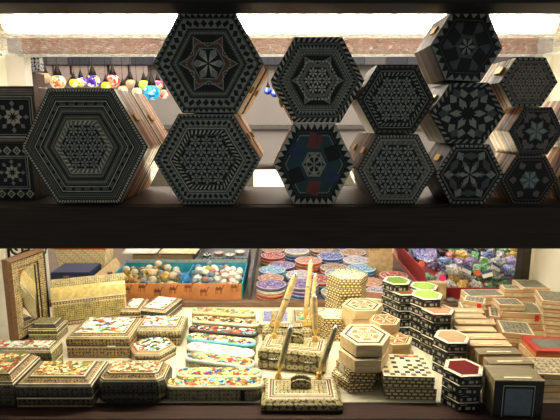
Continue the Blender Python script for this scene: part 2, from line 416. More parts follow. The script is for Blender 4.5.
H6s = [('ring', 1, .87, 1, 1), ('dash', .97, .9, 7, 4), ('ring', .83, .81, 1, 3), ('ring', .79, .67, 1, 1), ('slash', .78, .68, 7, 2), ('fill', .64, 0, 1, 1), ('rosettes', .64, 0, 2, 2)]
H7s = [('ring', 1, .88, 1, 1), ('dash', .97, .9, 11, 2), ('ring', .85, .83, 1, 3), ('slash', .8, .72, 6, 2), ('fill', .7, 0, 1, 1), ('rosettes', .7, 0, 2, 2)]
H8s = [('ring', 1, .8, 1, 1), ('tri', .99, .82, 4, 3), ('ring', .77, .75, 1, 4), ('ring', .68, .66, 1, 4), ('fill', .65, 0, 1, 4), ('quads', .68, .24, 1, 1), ('fill', .22, 0, 1, 1), ('petal', .24, 0, 1, 3)]
H9s = [('ring', 1, .84, 1, 1), ('slash', .985, .86, 5, 3), ('fill', .8, 0, 1, 1), ('dia', .8, .5, 2, 3), ('corner', .8, .5, 1, 4), ('fill', .45, 0, 1, 1), ('petal', .5, 0, 1, 3), ('petal', .24, 0, 1, 1)]
H10s = [('ring', 1, .88, 1, 1), ('dash', .98, .9, 7, 3), ('ring', .84, .8, 1, 2), ('fill', .74, 0, 1, 1), ('corner', .76, .46, 1, 3), ('dia', .74, .5, 1, 4), ('star', .46, 0, 1, 2), ('fill', .34, 0, 1, 1), ('petal', .36, 0, 1, 3)]
H11s = [('ring', 1, .88, 1, 1), ('dash', .98, .9, 5, 2), ('ring', .84, .82, 1, 3), ('fill', .74, 0, 1, 4), ('rosettes', .74, 0, 2, 2)]
H12s = [('ring', 1, .86, 1, 1), ('dia', .98, .87, 8, 4), ('fill', .8, 0, 1, 1), ('corner', .8, .48, 1, 2), ('dia', .78, .5, 2, 2), ('star', .46, 0, 1, 5), ('petal', .4, 0, 1, 3)]
H13s = [('ring', 1, .88, 1, 1), ('dash', .97, .9, 8, 2), ('ring', .82, .8, 1, 2), ('corner', .72, .4, 1, 2), ('star', .5, 0, 1, 1), ('fill', .34, 0, 1, 5), ('petal', .36, 0, 1, 3)]

STD = [OLIVE, BLACKI, BONE2, BONE, GREYW, ROSEW]
GRY = [BLACKW, BLACKI, GREYW, BONE2, flat('grey inlay', rgb(96, 98, 102), .4), flat('steel blue inlay', rgb(92, 116, 128), .4)]
hex_box('largest hexagonal inlaid box on the shelf with concentric borders and small rosette centre', 84.5, 88.5, 203.5, 126, STD, H1s, .85, .10, clasp=0, back=['second large hexagonal box behind the largest inlaid hexagon', 'third large hexagonal box deepest behind the largest inlaid hexagon'][:1])
_, z3 = hex_box('olive hexagonal box with rosette field supporting the black star box', 207, 114, 205, 107, STD, H3s, .85, .105, side=1, clasp=0, back=['second hexagonal box behind the olive rosette hexagon'])
hex_box('hexagonal box with dark six-pointed star touching the black head beam', 208.5, 13.5, 114, 111, STD, H2s, .85, .105, clasp=5, z0=z3 + .001, back=['second hexagonal box behind the dark star hexagon under the beam'])
H5m = [BLACKI, BLACKI, TEALI, BONE, BONE2, BLACKI, flat('dull red inlay', rgb(140, 74, 66), .4), NAVYI]
_, z5 = hex_box('teal hexagonal box with white sawtooth border and coloured patchwork centre', 314, 123.5, 204.5, 81, H5m, H5s, .855, .105, side=2)
hex_box('hexagonal box with faint star and zigzag border on the teal patchwork box', 317.5, 38, 123.5, 94, STD, H4s, .855, .105, z0=z5 + .001, side=1, clasp=3, back=['second hexagonal box behind the zigzag bordered hexagon'])
_, z7 = hex_box('reddish brown hexagonal box with white rosette field standing on the shelf', 396.5, 134.5, 204.5, 79, [GREYW, flat('dark plum inlay', rgb(40, 32, 34), .4), BONE2, BONE, GREYW, NAVYI], H7s, .858, .105, side=2, clasp=2, back=['second hexagonal box with striped orange side behind the reddish rosette hexagon'])
hex_box('dark grey green hexagonal box with rosette field on the reddish rosette box', 396, 65, 134, 78, [BLACKW, BLACKI, BONE2, BONE2, OLIVE], H6s, .858, .09, z0=z7 + .001, side=0)
_, z10 = hex_box('black hexagonal box with white diamond star at the foot of the three-box tower', 469.5, 144.5, 204.5, 69, GRY, H10s, .86, .105, side=1, clasp=2)
_, z9 = hex_box('black hexagonal box with white zigzag border in the middle of the tower', 467.5, 83, 144, 75, GRY, H9s, .86, .105, z0=z10 + .001, side=2, clasp=2)
hex_box('tilted black hexagonal box with grey sawtooth border topping the tower', 466.5, 14, 83, 72, GRY, H8s, .862, .105, tilt=D2R(-2.5), z0=z9 + .003, side=0, clasp=2)
_, z13 = hex_box('small hexagonal box with pale blue star at the bottom beside the diamond star box', 529, 155.5, 204.5, 57, GRY, H13s, .865, .10, side=1)
_, z12 = hex_box('small hexagonal box with diamond border in the middle of the end tower', 536, 107.5, 155, 54, [OLIVE] + GRY[1:], H12s, .865, .10, z0=z13 + .001, side=2)
hex_box('small hexagonal box with brown rosette field topping the end tower', 529, 58, 107, 57, [GREYW, BLACKI, BONE2, BONE2, ROSEW], H11s, .865, .10, z0=z12 + .001, side=0, clasp=2)
_, z14 = hex_box('dark patchwork hexagonal box only half in view beside the pale blue star box', 585, 150, 204.5, 50, H5m, H5s, .865, .10)
hex_box('hexagonal star box only half in view on top of a dark patchwork hexagon', 585, 100, 150, 46, GRY, H13s, .865, .10, z0=z14 + .001)

# upright square boxes at the end of the shelf
def star_box(label, xl, xr, ytop, ybot, Y, z0, base, border):
    zt = at_y(xl, ytop, Y)[1]; zb = at_y(xl, ybot, Y)[1]; h = zt - zb
    xa, xb = x_of(xl, Y, zb + h / 2), x_of(xr, Y, zb + h / 2); w = xb - xa
    T = thing('square_box', label, 'box', ((xa + xb) / 2, Y, z0))
    mm = [base, BLACKI, BONE2, BONE, OLIVE, ROSEW]
    b = MB(); b.box(-w / 2, w / 2, .02, .11, 0, h); b.build('body', mm, T, bevel=.0015)
    b = MB(); b.box(-w / 2, w / 2, 0, .0195, 0, h)
    def q(x0, x1, a, c, m, L): b.face([(x0, -.0002 * L, a), (x1, -.0002 * L, a), (x1, -.0002 * L, c), (x0, -.0002 * L, c)], m)
    if border:
        for a in (0.03, .80):
            q(-w * .49, w * .49, h * a, h * (a + .17), 1, 1)
            n = 5
            for i in range(n):
                cx = -w * .5 + w * (i + .5) / n; cz = h * (a + .085)
                for s, m, L in ((1, 3, 2), (.6, 1, 3), (.3, 2, 4)):
                    b.face([(cx - w * .09 * s, -.0002 * L, cz), (cx, -.0002 * L, cz - h * .08 * s), (cx + w * .09 * s, -.0002 * L, cz), (cx, -.0002 * L, cz + h * .08 * s)], m)
        s, cz = h * .28, h * .5
    else:
        for a in (.06, .1, .86, .9, .94): q(-w * .48, w * .48, h * a, h * (a + .012), 3, 1)
        s, cz = h * .34, h * .47
    for k, m in ((1.05, 3), (1.0, 1), (.93, 2), (.88, 1)): q(.006 - s * k, .006 + s * k, cz - s * k, cz + s * k, m, 2 + (1.1 - k) * 10)
    for k in range(8):
        a = math.pi / 4 * k; d = Vector((math.cos(a), math.sin(a))); n_ = Vector((-d.y, d.x)); L = .0012
        for o0, o1, m in ((.12, .5, 3), (.52, .84, 2)):
            pts = [d * s * o0, d * s * (o0 + o1) / 2 + n_ * s * .13, d * s * o1, d * s * (o0 + o1) / 2 - n_ * s * .13]
            b.face([(.006 + p.x, -L, cz + p.y) for p in pts], m)
    b.build('lid', mm, T)
    return T, h
_, hs = star_box('dark square box with diamond bands above and below its star panel', -14, 33, 145, 201, .90, SH + .0004, BLACKW, True)
star_box('brown square box with star panel standing on the diamond banded box', -16, 36, 88, 145.5, .905, SH + .001 + hs, wood('warm brown veneer', rgb(88, 68, 56), rgb(116, 92, 76), .5), False)

# ------------------------------------------------------------------ painted boxes on the deck
W_ = rgb(246, 242, 226); CR = rgb(240, 226, 178)
c_red, c_org, c_blu, c_lbl, c_grn, c_dgr, c_yel, c_brn, c_blk = rgb(186, 64, 40), rgb(200, 120, 66), rgb(44, 66, 150), rgb(120, 180, 200), rgb(104, 134, 72), rgb(70, 90, 52), rgb(220, 190, 96), rgb(124, 84, 52), rgb(46, 40, 38)
PAL = [c_org, c_grn, c_blu, c_yel, c_lbl, c_red, c_dgr, c_yel]
KH = khatam('tan khatam mosaic', rgb(66, 46, 30), rgb(156, 118, 72), rgb(216, 184, 128), 105)
KHG = khatam('greenish khatam mosaic', rgb(66, 62, 38), rgb(136, 130, 86), rgb(200, 190, 144), 110)
KHD = khatam('dark khatam mosaic', rgb(26, 22, 20), rgb(52, 46, 40), rgb(112, 106, 92), 90)
KHL = khatam('pale khatam mosaic', rgb(84, 72, 44), rgb(176, 162, 114), rgb(220, 208, 164), 110)
STRIPE = flat('dark line inlay', rgb(52, 38, 30), .4)
PALEL = flat('pale line inlay', rgb(238, 226, 190), .4)

def rect(w, d): return [(-w / 2, -d / 2), (w / 2, -d / 2), (w / 2, d / 2), (-w / 2, d / 2)]
def octo(w, d, c): return [(-w / 2 + c, -d / 2), (w / 2 - c, -d / 2), (w / 2, -d / 2 + c), (w / 2, d / 2 - c), (w / 2 - c, d / 2), (-w / 2 + c, d / 2), (-w / 2, d / 2 - c), (-w / 2, -d / 2 + c)]
def pxbox(xl, xr, yb, yt, yback, z0=0):
    mid = (xl + xr) / 2
    Y = at_z(mid, yb, z0)[1]; z1 = at_y(mid, yt, Y)[1]; Yb = at_z(mid, yback, z1)[1]
    return x_of(xl, Y, z1), x_of(xr, Y, z1), Y, z1 - z0, Yb - Y
def khatam_box(label, px, picture, body=KH, lidm=KH, rot=0, inset=.02, rise=.012, split=.55, shape='rect', clasp=None, bulge=0, z0=0, cat='box', group=None):
    xa, xb, Y, h, d = pxbox(*px, z0=z0); w = xb - xa; rt = D2R(rot)
    # front-centre stays put under rotation
    T = thing('khatam_box', label, cat, ((xa + xb) / 2 - math.sin(rt) * d / 2, Y + math.cos(rt) * d / 2, z0 + .0003), rt, group)
    ol = rect(w, d) if shape == 'rect' else (octo(w, d, min(w, d) * .14) if shape == 'oct' else [(hexp(k, 1).x * w / 2, hexp(k, 1).y * d / 2 / .866) for k in range(6)])
    def off(dx):   # inset outline by metres
        return [(x * (1 - 2 * dx / w), y * (1 - 2 * dx / d)) for x, y in ol]
    def rg(dx, z): return [(x, y, z) for x, y in off(dx)]
    hb = h * split; hl = h - hb
    mm = [body, lidm, STRIPE, PALEL, TANW]
    b = MB()
    if bulge: b.loft([rg(.004, 0), rg(-bulge * .6, hb * .25), rg(-bulge, hb * .6), rg(-bulge * .7, hb - .002), rg(-bulge * .7, hb)], [0, 0, 0, 2], 0, 0)
    else: b.loft([rg(0, 0), rg(0, .003), rg(0, .006), rg(0, hb - .005), rg(0, hb - .002), rg(0, hb)], [2, 4, 0, 3, 2], 0, 0)
    b.build('body', mm, T, bevel=.001)
    b = MB(); e = bulge * .7
    z = hb + .0006
    rings = [rg(-e, z), rg(-e - .0006, z + .003), rg(-bulge if bulge else -.0008, z + hl * .55), rg(.0, h - .003), rg(.001, h)]
    ms = [2, 0, 0, 3]
    top = h
    if rise:
        rings += [rg(inset * .17, h + rise * .15), rg(inset * .27, h + rise * .26), rg(inset * .70, h + rise * .72), rg(inset * .88, h + rise * .9), rg(inset, h + rise)]; ms += [2, 3, 1, 2, 3]; top = h + rise
    else:
        rings += [rg(.003, h + .0004), rg(.006, h + .0006), rg(inset * .8, h + .0008), rg(inset * .9, h + .001), rg(inset, h + .001)]; ms += [2, 3, 1, 2, 3]; top = h + .001
    b.loft(rings, ms, 0, 1); b.build('lid', mm, T)
    b = MB(); b.prism(off(inset + .0005), [(top + .0001, 1), (top + .0012, 1)], 0, 0, 0); b.build('painted_panel', picture, T)
    if clasp is not None:
        for cx in clasp:
            b = MB(); b.box(cx * w - .011, cx * w + .011, -d / 2 - bulge - .0045, -d / 2 - bulge * .6 - .0003, hb - .002, hb + .003); b.build('clasp', STEEL, T, bevel=.0008)
    return T
def pic(name, ground=W_, pal=PAL, seed=0, scale=75, cover=.5): return painting(name, ground, pal, seed, scale, cover)

khatam_box('box with cream painted court scene and near black front at the deck edge', (15, 91, 408, 386, 361), pic('court scene', rgb(236, 232, 206), [c_grn, c_org, rgb(206, 190, 130), c_yel, c_brn, rgb(230, 214, 150)], 3, 85, .56), KHD, KH, 0, .026, .012, .5)
khatam_box('painted box with golden hunting scene at the deck edge, only half in view', (-42, 13, 408, 384, 357), pic('golden hunt', rgb(226, 196, 136), [c_org, c_brn, rgb(240, 224, 170), c_grn, c_red], 5, 70, .55), KHD, KH, 0, .018, .018, .55, bulge=.002)
khatam_box('low box with red flowers on a pale blue lid behind the golden hunting scene box', (-36, 51, 376, 352, 341), pic('red flowers', rgb(206, 224, 222), [c_red, c_org, c_grn, W_, c_org, rgb(240, 230, 200)], 8, 62, .52), KHG, KHG, 0, .012, .006, .5)
khatam_box('dark sloped-lid box in front of the standing mirror', (28, 57, 342, 330, 320), KHG, KHG, KHD, 0, .014, .014, .7)
khatam_box('white topped painted box with green and red figures below the golden chest', (66, 129, 358, 338, 318), pic('polo scene', rgb(248, 246, 236), [c_blu, c_grn, c_org, c_yel, c_lbl, c_red, c_grn], 11, 62, .47), KH, KH, 0, .018, .008, .6, clasp=[.22])
khatam_box('small box with striped border peeking out between golden chest and hexagonal lid', (120, 140, 322, 311, 299), pic('pale scene', W_, [CR, c_grn, c_org], 2, 60, .4), KH, KH, 0, .014, .006, .6)
khatam_box('slanting painted box with small blue figure in front of the camel printed tray', (137, 166, 322, 311, 297), pic('lone rider', rgb(250, 246, 232), [c_blu, c_red, c_yel, c_org], 21, 55, .38), KHD, KH, -14, .014, .005, .6)
khatam_box('cream rounded box with painted riders between hexagonal box and slanting box', (134, 180, 346, 330, 316), pic('orange riders', rgb(250, 244, 230), [c_org, c_red, c_lbl, c_brn, c_yel], 14, 70, .46), KHL, KHL, 0, .016, .006, .55, bulge=.004)
khatam_box('hexagonal box with painted riders on white lid behind the dark rosette box', (123, 172, 364, 355, 338), pic('green riders', rgb(250, 248, 236), [c_grn, c_red, c_dgr, c_grn, c_lbl, c_blk], 17, 70, .5), KHL, TANW, 0, .012, .006, .5, 'hex')
khatam_box('eight-sided box with faded hunt lid and dark rosette sides at the deck edge', (97, 163, 404, 381, 362), pic('faded hunt', rgb(232, 222, 186), [c_org, c_brn, rgb(190, 160, 120), c_grn, rgb(180, 120, 100)], 23, 80, .5), KHD, KH, 0, .018, .012, .48, 'oct', bulge=.004)
khatam_box('box with lavender hexagonal panel on its lid behind the pen stand', (259, 291, 334, 324, 311), glaze('lavender enamel', rgb(120, 126, 170), [rgb(150, 150, 196), rgb(90, 96, 150), rgb(190, 180, 200)], 70), KHL, PALEL, 0, .011, .003, .6)
khatam_box('box with painted red and green court scene behind the pen stand', (293, 320, 336, 324, 310), pic('red court', rgb(236, 220, 180), [c_red, c_grn, c_org, c_lbl, c_yel], 29, 75, .55), KHL, KH, 0, .012, .004, .6)

# golden domed chest
def chest():
    z0 = 0.0; xl, xr = 53, 123
    Y = at_z(88, 325, z0)[1]; w = x_of(xr, Y, .08) - x_of(xl, Y, .08); rt = D2R(20); w /= math.cos(rt) * 1.06
    d = .088; hb = .076
    T = thing('domed_chest', 'golden domed chest with shiny barrel lid at the foot of the standing mirror', 'box', ((x_of(xl, Y, .08) + x_of(xr, Y, .08)) / 2 - math.sin(rt) * d / 2, Y + d / 2 + .01, z0 + .0003), rt)
    mm = [khatam('gold khatam mosaic', rgb(120, 104, 46), rgb(196, 172, 100), rgb(240, 224, 160), 150, .3), flat('gold lacquer', rgb(246, 222, 150), .2, .1, vs=90), ROSEW, PALEL]
    b = MB(); b.prism(rect(w, d), [(0, 1), (.004, 1), (.008, 1), (.014, 1), (.018, 1), (hb - .004, 1), (hb, 1)], [1, 2, 3, 2, 0, 1], 0, 0); b.build('body', mm, T, bevel=.001)
    b = MB(); rings = []; n = 12
    prof = [(-d / 2, hb + .001), (-d / 2, hb + .008), (-d / 2, hb + .014)] + [(-d / 2 * math.cos(math.pi * i / n), hb + .014 + .054 * math.sin(math.pi * i / n)) for i in range(1, n)] + [(d / 2, hb + .014), (d / 2, hb + .001)]
    mats = [2, 3] + [1, 1, 1, 0, 0, 0, 0, 1, 1, 1, 1] + [2, 2]
    u = 0
    for (y0, z_0), (y1, z_1), mi in zip(prof, prof[1:], mats):
        l = math.hypot(y1 - y0, z_1 - z_0)
        b.face([(-w / 2, y0, z_0), (w / 2, y0, z_0), (w / 2, y1, z_1), (-w / 2, y1, z_1)], mi, [(-w / 2, u), (w / 2, u), (w / 2, u + l), (-w / 2, u + l)]); u += l
    for sx in (-1, 1): b.face([(sx * w / 2, y, z) for y, z in prof], 1)
    b.face([(-w / 2, -d / 2, hb + .001), (w / 2, -d / 2, hb + .001), (w / 2, d / 2, hb + .001), (-w / 2, d / 2, hb + .001)], 1)
    b.build('domed_lid', mm, T, 30)
    for z, m in ((hb + .004, 3), (hb - .004, 3), (.011, 3)):
        b = MB()
        for i in range(26): b.box(-w / 2 + w * (i + .2) / 26, -w / 2 + w * (i + .8) / 26, -d / 2 - .0009, -d / 2 - .0002, z - .0016, z + .0016)
        b.build('dash_inlay', [ROSEW if z < .02 else PALEL], T)
    for sx in (-1, 1):
        b = MB(); b.box(sx * (w / 2 - .003) - .003, sx * (w / 2 - .003) + .003, -d / 2 - .0014, -d / 2 - .0002, 0, hb - .001); b.build('corner_strip', PALEW, T)
    b = MB(); b.box(-.016, .016, -d / 2 - .004, -d / 2 - .0014, hb - .003, hb + .004); b.build('clasp', STEEL, T, bevel=.0008)
    for sx in (-.3, .3):
        b = MB(); b.box(sx * w - .008, sx * w + .008, d * .05, d * .05 + .006, hb + .067, hb + .0738); b.build('inlaid_bar', ROSEW, T)
chest()

# standing mirror
def mirror():
    x0, y0 = -.772, 1.334; x1, y1 = -.732, 1.476
    L = math.hypot(x1 - x0, y1 - y0); a = math.atan2(y1 - y0, x1 - x0); H = .255
    T = thing('standing_mirror', 'framed mirror standing upright against the cream end wall beside the golden chest', 'mirror', (x0, y0, .0005), a)
    # local: x along the width, -y out of the face
    mm = [wood('brown frame wood', rgb(110, 78, 52), rgb(140, 104, 72), .5), khatam('frame mosaic', rgb(110, 80, 44), rgb(206, 180, 120), rgb(244, 228, 180), 140), STRIPE]
    def fr(b, i0, i1, yf0, yf1, m):
        o = [(i0, i0), (L - i0, i0), (L - i0, H - i0), (i0, H - i0)]; n_ = [(i1, i1), (L - i1, i1), (L - i1, H - i1), (i1, H - i1)]
        for k in range(4):
            k2 = (k + 1) % 4
            b.face([(o[k][0], yf0, o[k][1]), (o[k2][0], yf0, o[k2][1]), (n_[k2][0], yf1, n_[k2][1]), (n_[k][0], yf1, n_[k][1])], m)
    b = MB(); b.loft([[(0, y, 0), (L, y, 0), (L, y, H), (0, y, H)] for y in (.018, 0)], 0, 0)
    fr(b, 0, .008, 0, -.006, 0); fr(b, .008, .012, -.006, -.004, 2); fr(b, .012, .032, -.004, -.002, 1); fr(b, .032, .035, -.002, .001, 2); fr(b, .035, .042, .001, .001, 1); fr(b, .042, .043, .001, .004, 2)
    b.build('frame', mm, T)
    mg, t, p = nt('silvered glass'); p.inputs['Metallic'].default_value = 1; p.inputs['Base Color'].default_value = (.82, .82, .8, 1); p.inputs['Roughness'].default_value = .03
    b = MB(); b.box(.040, L - .040, .004, .006, .040, H - .040); b.build('glass', mg, T)
mirror()
# iron scroll ornament behind the mirror
b = MB()
for (cx, cz, r0, s) in ((.03, .0, .03, 1), (.09, .0, .032, -1), (.06, -.03, .028, 1)):
    b.tube([(cx + r0 * (1 - i / 30) * math.cos(s * i * .42), 0, cz + r0 * (1 - i / 30) * math.sin(s * i * .42)) for i in range(27)], .0035, 0, 6)
b.tube([(.0, 0, -.2355), (.0, 0, .03), (.06, 0, .045), (.12, 0, .03)], .004, 0, 6)
o = b.build('iron_scroll', flat('black wrought iron', rgb(30, 28, 26), .4, .5), smooth=50, loc=(-.878, 1.535, .236))
tag(o, 'black wrought iron scroll stand showing above the standing mirror', 'ornament')
# black bracket on end wall
T = thing('wall_bracket', 'black clip bracket on the cream end wall below the tube light', 'bracket', (-XW, 1.50, .835))
b = MB(); b.lathe([(.0, -.035), (.022, -.03), (.028, -.005), (.024, .02), (.012, .034), (0, .036)], 0, 14); o = b.build('housing', BLACKP, T, 50, loc=(.0285, 0, 0))
b = MB(); b.box(.03, .062, -.012, .012, -.004, .006); b.build('metal_strip', STEEL, T, bevel=.002)

# ------------------------------------------------------------------ long pencil boxes
def stad(w, d, n=8):
    r = d / 2; p = []
    for i in range(n + 1): a = -math.pi / 2 + math.pi * i / n; p.append((w / 2 - r + r * math.cos(a), r * math.sin(a)))
    for i in range(n + 1): a = math.pi / 2 + math.pi * i / n; p.append((-w / 2 + r + r * math.cos(a), r * math.sin(a)))
    return p
def pencil_box(label, cx, cy, length, rot, ground, pal, seed, side, rim, ztop=.037, wid=.046, cover=.55, strap=False):
    Y = at_z(cx, cy, ztop)[1]
    T = thing('pencil_box', label, 'pencil box', (x_of(cx, Y, ztop), Y, .0003), D2R(rot), 'painted pencil boxes')
    ol = stad(length, wid); hb = ztop * .76
    mm = [side, rim, STRIPE]
    b = MB(); b.prism(ol, [(0, .99), (.001, 1), (hb - .001, 1), (hb, 1)], [2, 0, 2], 0, 0); b.build('body', mm, T, 40)
    def ins(k): return [(x * (1 - 2 * k / length), y * (1 - 2 * k / wid)) for x, y in ol]
    b = MB(); z = hb + .0005
    b.loft([[(x, y, q) for x, y in ins(k)] for k, q in ((0, z), (-.0006, z + .001), (-.0006, ztop - .004), (.0015, ztop - .001), (.004, ztop))], [1, 1, 1, 1], 1, 1); b.build('lid', mm, T, 40)
    b = MB(); b.prism(ins(.0045), [(ztop + .0001, 1), (ztop + .001, .99)], 0, 0, 0); b.build('painted_panel', painting('pencil box painting %d' % seed, ground, pal, seed, 72, cover), T)
    if strap:
        b = MB(); b.box(length * .27, length * .27 + .010, -wid / 2 - .0008, -wid / 2 + .002, .001, hb - .001); b.build('dark_band', BLACKI, T)
    return T
SIDEG = khatam('grey scale paper', rgb(120, 114, 84), rgb(176, 170, 134), rgb(206, 200, 164), 100)
RIMC = flat('cream rim lacquer', rgb(238, 230, 196), .3)
P2 = [c_org, c_blu, rgb(236, 214, 124), c_grn, c_brn, c_lbl, c_red, c_yel]
pencil_box('cream painted pencil box at the deck edge with grey sides and a dark band', 214.5, 381.5, .232, 0, rgb(238, 222, 166), P2, 31, SIDEG, RIMC, strap=True)
pencil_box('cream painted pencil box second from the deck edge', 219, 371.5, .212, -1, rgb(238, 222, 166), P2, 32, SIDEG, RIMC, ztop=.035)
pencil_box('cream pencil box with pale blue rim third from the deck edge', 219.5, 358.5, .19, -15, rgb(238, 222, 166), P2, 33, SIDEG, flat('pale blue rim', rgb(206, 226, 224), .3))
pencil_box('white pencil box with pink and gold flowers fourth from the deck edge', 220, 348.5, .195, -16, rgb(250, 248, 244), [rgb(236, 190, 150), rgb(226, 140, 140), rgb(240, 214, 130), c_lbl, W_], 34, SIDEG, flat('white rim lacquer', rgb(248, 246, 240), .3), cover=.46)
pencil_box('turquoise rimmed pencil box between the white and the black one', 221, 338.5, .205, -13, rgb(238, 228, 190), [c_blu, c_grn, c_yel, c_brn, c_org], 35, SIDEG, flat('turquoise rim', rgb(110, 200, 214), .3), cover=.5)
pencil_box('black pencil box with dense coloured figures', 223, 329.5, .212, -11, rgb(36, 34, 34), [c_blk, c_red, c_lbl, c_brn, W_, c_org, c_blk], 36, SIDEG, flat('black rim lacquer', rgb(40, 36, 34), .3), cover=.6)
pencil_box('cream pencil box with brown riders just behind the black one', 226, 320, .218, -10, rgb(236, 220, 170), [c_brn, c_org, c_dgr, CR, c_blk], 37, SIDEG, RIMC)
pencil_box('cream pencil box deepest in the row beside the camel printed tray', 223.5, 311, .213, -9, rgb(236, 216, 160), [c_org, c_grn, c_yel, c_lbl, c_brn], 38, SIDEG, flat('straw rim lacquer', rgb(226, 206, 150), .3))

# ------------------------------------------------------------------ pen stands and pens
def pen(label, p0, p1, m, r=.0048):
    r *= 1.4
    p0, p1 = Vector(p0), Vector(p1); L = (p1 - p0).length
    T = thing('pen', label, 'pen', p0); T.rotation_mode = 'QUATERNION'; T.rotation_quaternion = (p1 - p0).to_track_quat('Z', 'Y')
    b = MB(); b.lathe([(.0014, 0), (r * .62, L * .08), (r, L * .14), (r, L * .2)], 0, 12, cap0=0, cap1=0); b.build('nib_section', GOLD, T, 40)
    b = MB(); b.lathe([(r * .98, L * .2), (r * 1.08, L * .5), (r * .98, L * .93)], 0, 12, cap0=0, cap1=0); b.build('barrel', m, T, 40)
    b = MB(); b.lathe([(r * .98, L * .93), (r * .8, L * .955), (r * .35, L * .965), (r * .55, L * .98), (.0008, L)], 0, 12, cap0=0, cap1=0); b.build('tip_knob', STEEL, T, 40)
    b = MB(); b.lathe([(r * 1.14, L * .545), (r * 1.18, L * .555), (r * 1.14, L * .57)], 0, 12, cap0=0, cap1=0); b.build('centre_ring', STEEL, T, 40)
    return T
PENG = khatam('olive pen mosaic', rgb(176, 164, 116), rgb(214, 202, 150), rgb(230, 222, 182), 260)
PENY = khatam('golden pen mosaic', rgb(206, 172, 104), rgb(240, 214, 150), rgb(250, 236, 190), 260)
def pen_stand(label, xl, xr, Y, h, d, rot, rise, body, plate=True, cups=((-.3, .3), (.3, .3)), clasps=()):
    w = x_of(xr, Y, h) - x_of(xl, Y, h); rt = D2R(rot)
    T = thing('pen_stand', label, 'pen stand', ((x_of(xl, Y, h) + x_of(xr, Y, h)) / 2 - math.sin(rt) * d / 2, Y + math.cos(rt) * d / 2, .0003), rt)
    mm = [body, STRIPE, PALEL, ROSEW, KHL]
    def rg(k, z): return [(x * (1 - 2 * k / w), y * (1 - 2 * k / d), z) for x, y in rect(w, d)]
    b = MB(); s = rise
    if h > .04: b.loft([rg(.006, 0), rg(0, .006), rg(0, h * .42), rg(.003, h * .45), rg(.003, h * .5), rg(0, h * .53), rg(0, h - .006), rg(.006, h)], [0, 0, 0, 1, 0, 0, 0], 0, 0)
    else: b.loft([rg(.0, 0), rg(0, .004), rg(0, h * .7), rg(.01, h)], [1, 0, 0], 0, 0)
    b.build('base', mm, T)
    b = MB(); zz = h + .0004; k0 = .012 if h > .04 else .015
    b.loft([rg(k0 + q, zz + i * .0003) for i, q in enumerate((0, .003, .0045, .008, .0095, .012, .0135, .016))], [2, 1, 3, 2, 1, 3, 2], 4, 4); b.build('striped_top', mm, T)
    zt = zz + .0022
    if plate:
        for yy, hh in ((-.004, .021), (.008, .026)):
            b = MB(); n = 10; hw = w * .13
            ol = [(-hw, 0), (hw, 0)] + [(hw * math.cos(math.pi * i / n), hh - .012 + .012 * math.sin(math.pi * i / n)) for i in range(n + 1)]
            b.loft([[(x, yy + q, zt + z) for x, z in ol] for q in (0, .004)], 0, 0, 0); b.build('card_plate', [KHL if yy > 0 else PSB], T)
    out = []
    for cx, cy in cups:
        b = MB(); b.lathe([(.009, 0), (.009, .002), (.0065, .006), (.0065, .012)], 0, 14, (cx * w, cy * d, zt), 0, 0); b.build('pen_cup', GOLD, T, 40)
        p = Matrix.Rotation(rt, 3, 'Z') @ Vector((cx * w, cy * d, zt + .0125)) + Vector(T.location); out.append(p)
    for cx in clasps:
        b = MB(); b.box(cx * w - .012, cx * w + .012, -d / 2 - .003, -d / 2 + .0025, h * .55, h * .62); b.build('clasp', STEEL, T, bevel=.001)
    return T, out
def tip(px, py, Y): x, z = at_y(px, py, Y); return (x, Y, z)
PSB = khatam('pen stand mosaic', rgb(92, 82, 52), rgb(170, 160, 116), rgb(214, 204, 160), 62)
_, cu = pen_stand('low mosaic pen stand at the deck edge with two upright pens', 261, 343, 1.0, .024, .118, 0, 0, PSB, True, ((-.29, .38), (.25, .38)))
pen('olive pen leaning in the low stand at the deck edge beside the pencil boxes', cu[0], tip(291.5, 325, cu[0].y + .01), PENG, .0052)
pen('olive pen in the low stand at the deck edge next to the hexagonal stack', cu[1], tip(336.5, 325, cu[1].y + .01), PENG, .0052)
_, cu = pen_stand('tall mosaic pen stand box with two white clasps behind the low stand', 257, 326, 1.178, .056, .10, -11, 0, PSB, True, ((-.34, .2), (.3, .2)), (-.28, .25))
pen('long golden pen leaning out of the tall stand towards the plates', cu[0], tip(296.5, 272, cu[0].y + .03), PENY, .006)
pen('golden pen standing upright in the tall stand', cu[1], tip(314, 294, cu[1].y + .005), PENY, .006)
_, cu = pen_stand('farther pen stand half hidden behind the tall one', 262, 312, 1.362, .04, .034, 0, 0, KHL, False, ((-.3, 0), (.36, 0), (.46, 0)))
pen('short golden pen stub in the farther stand beside the lavender panel', cu[0], tip(276, 309, cu[0].y), PENY, .005)
pen('tallest golden pen in the farther stand reaching the orange plates', cu[1], tip(311, 259, cu[1].y + .03), PENY, .005)
pen('slim golden pen in the farther stand behind the upright one', cu[2], tip(316, 273, cu[2].y + .02), PENY, .0045)

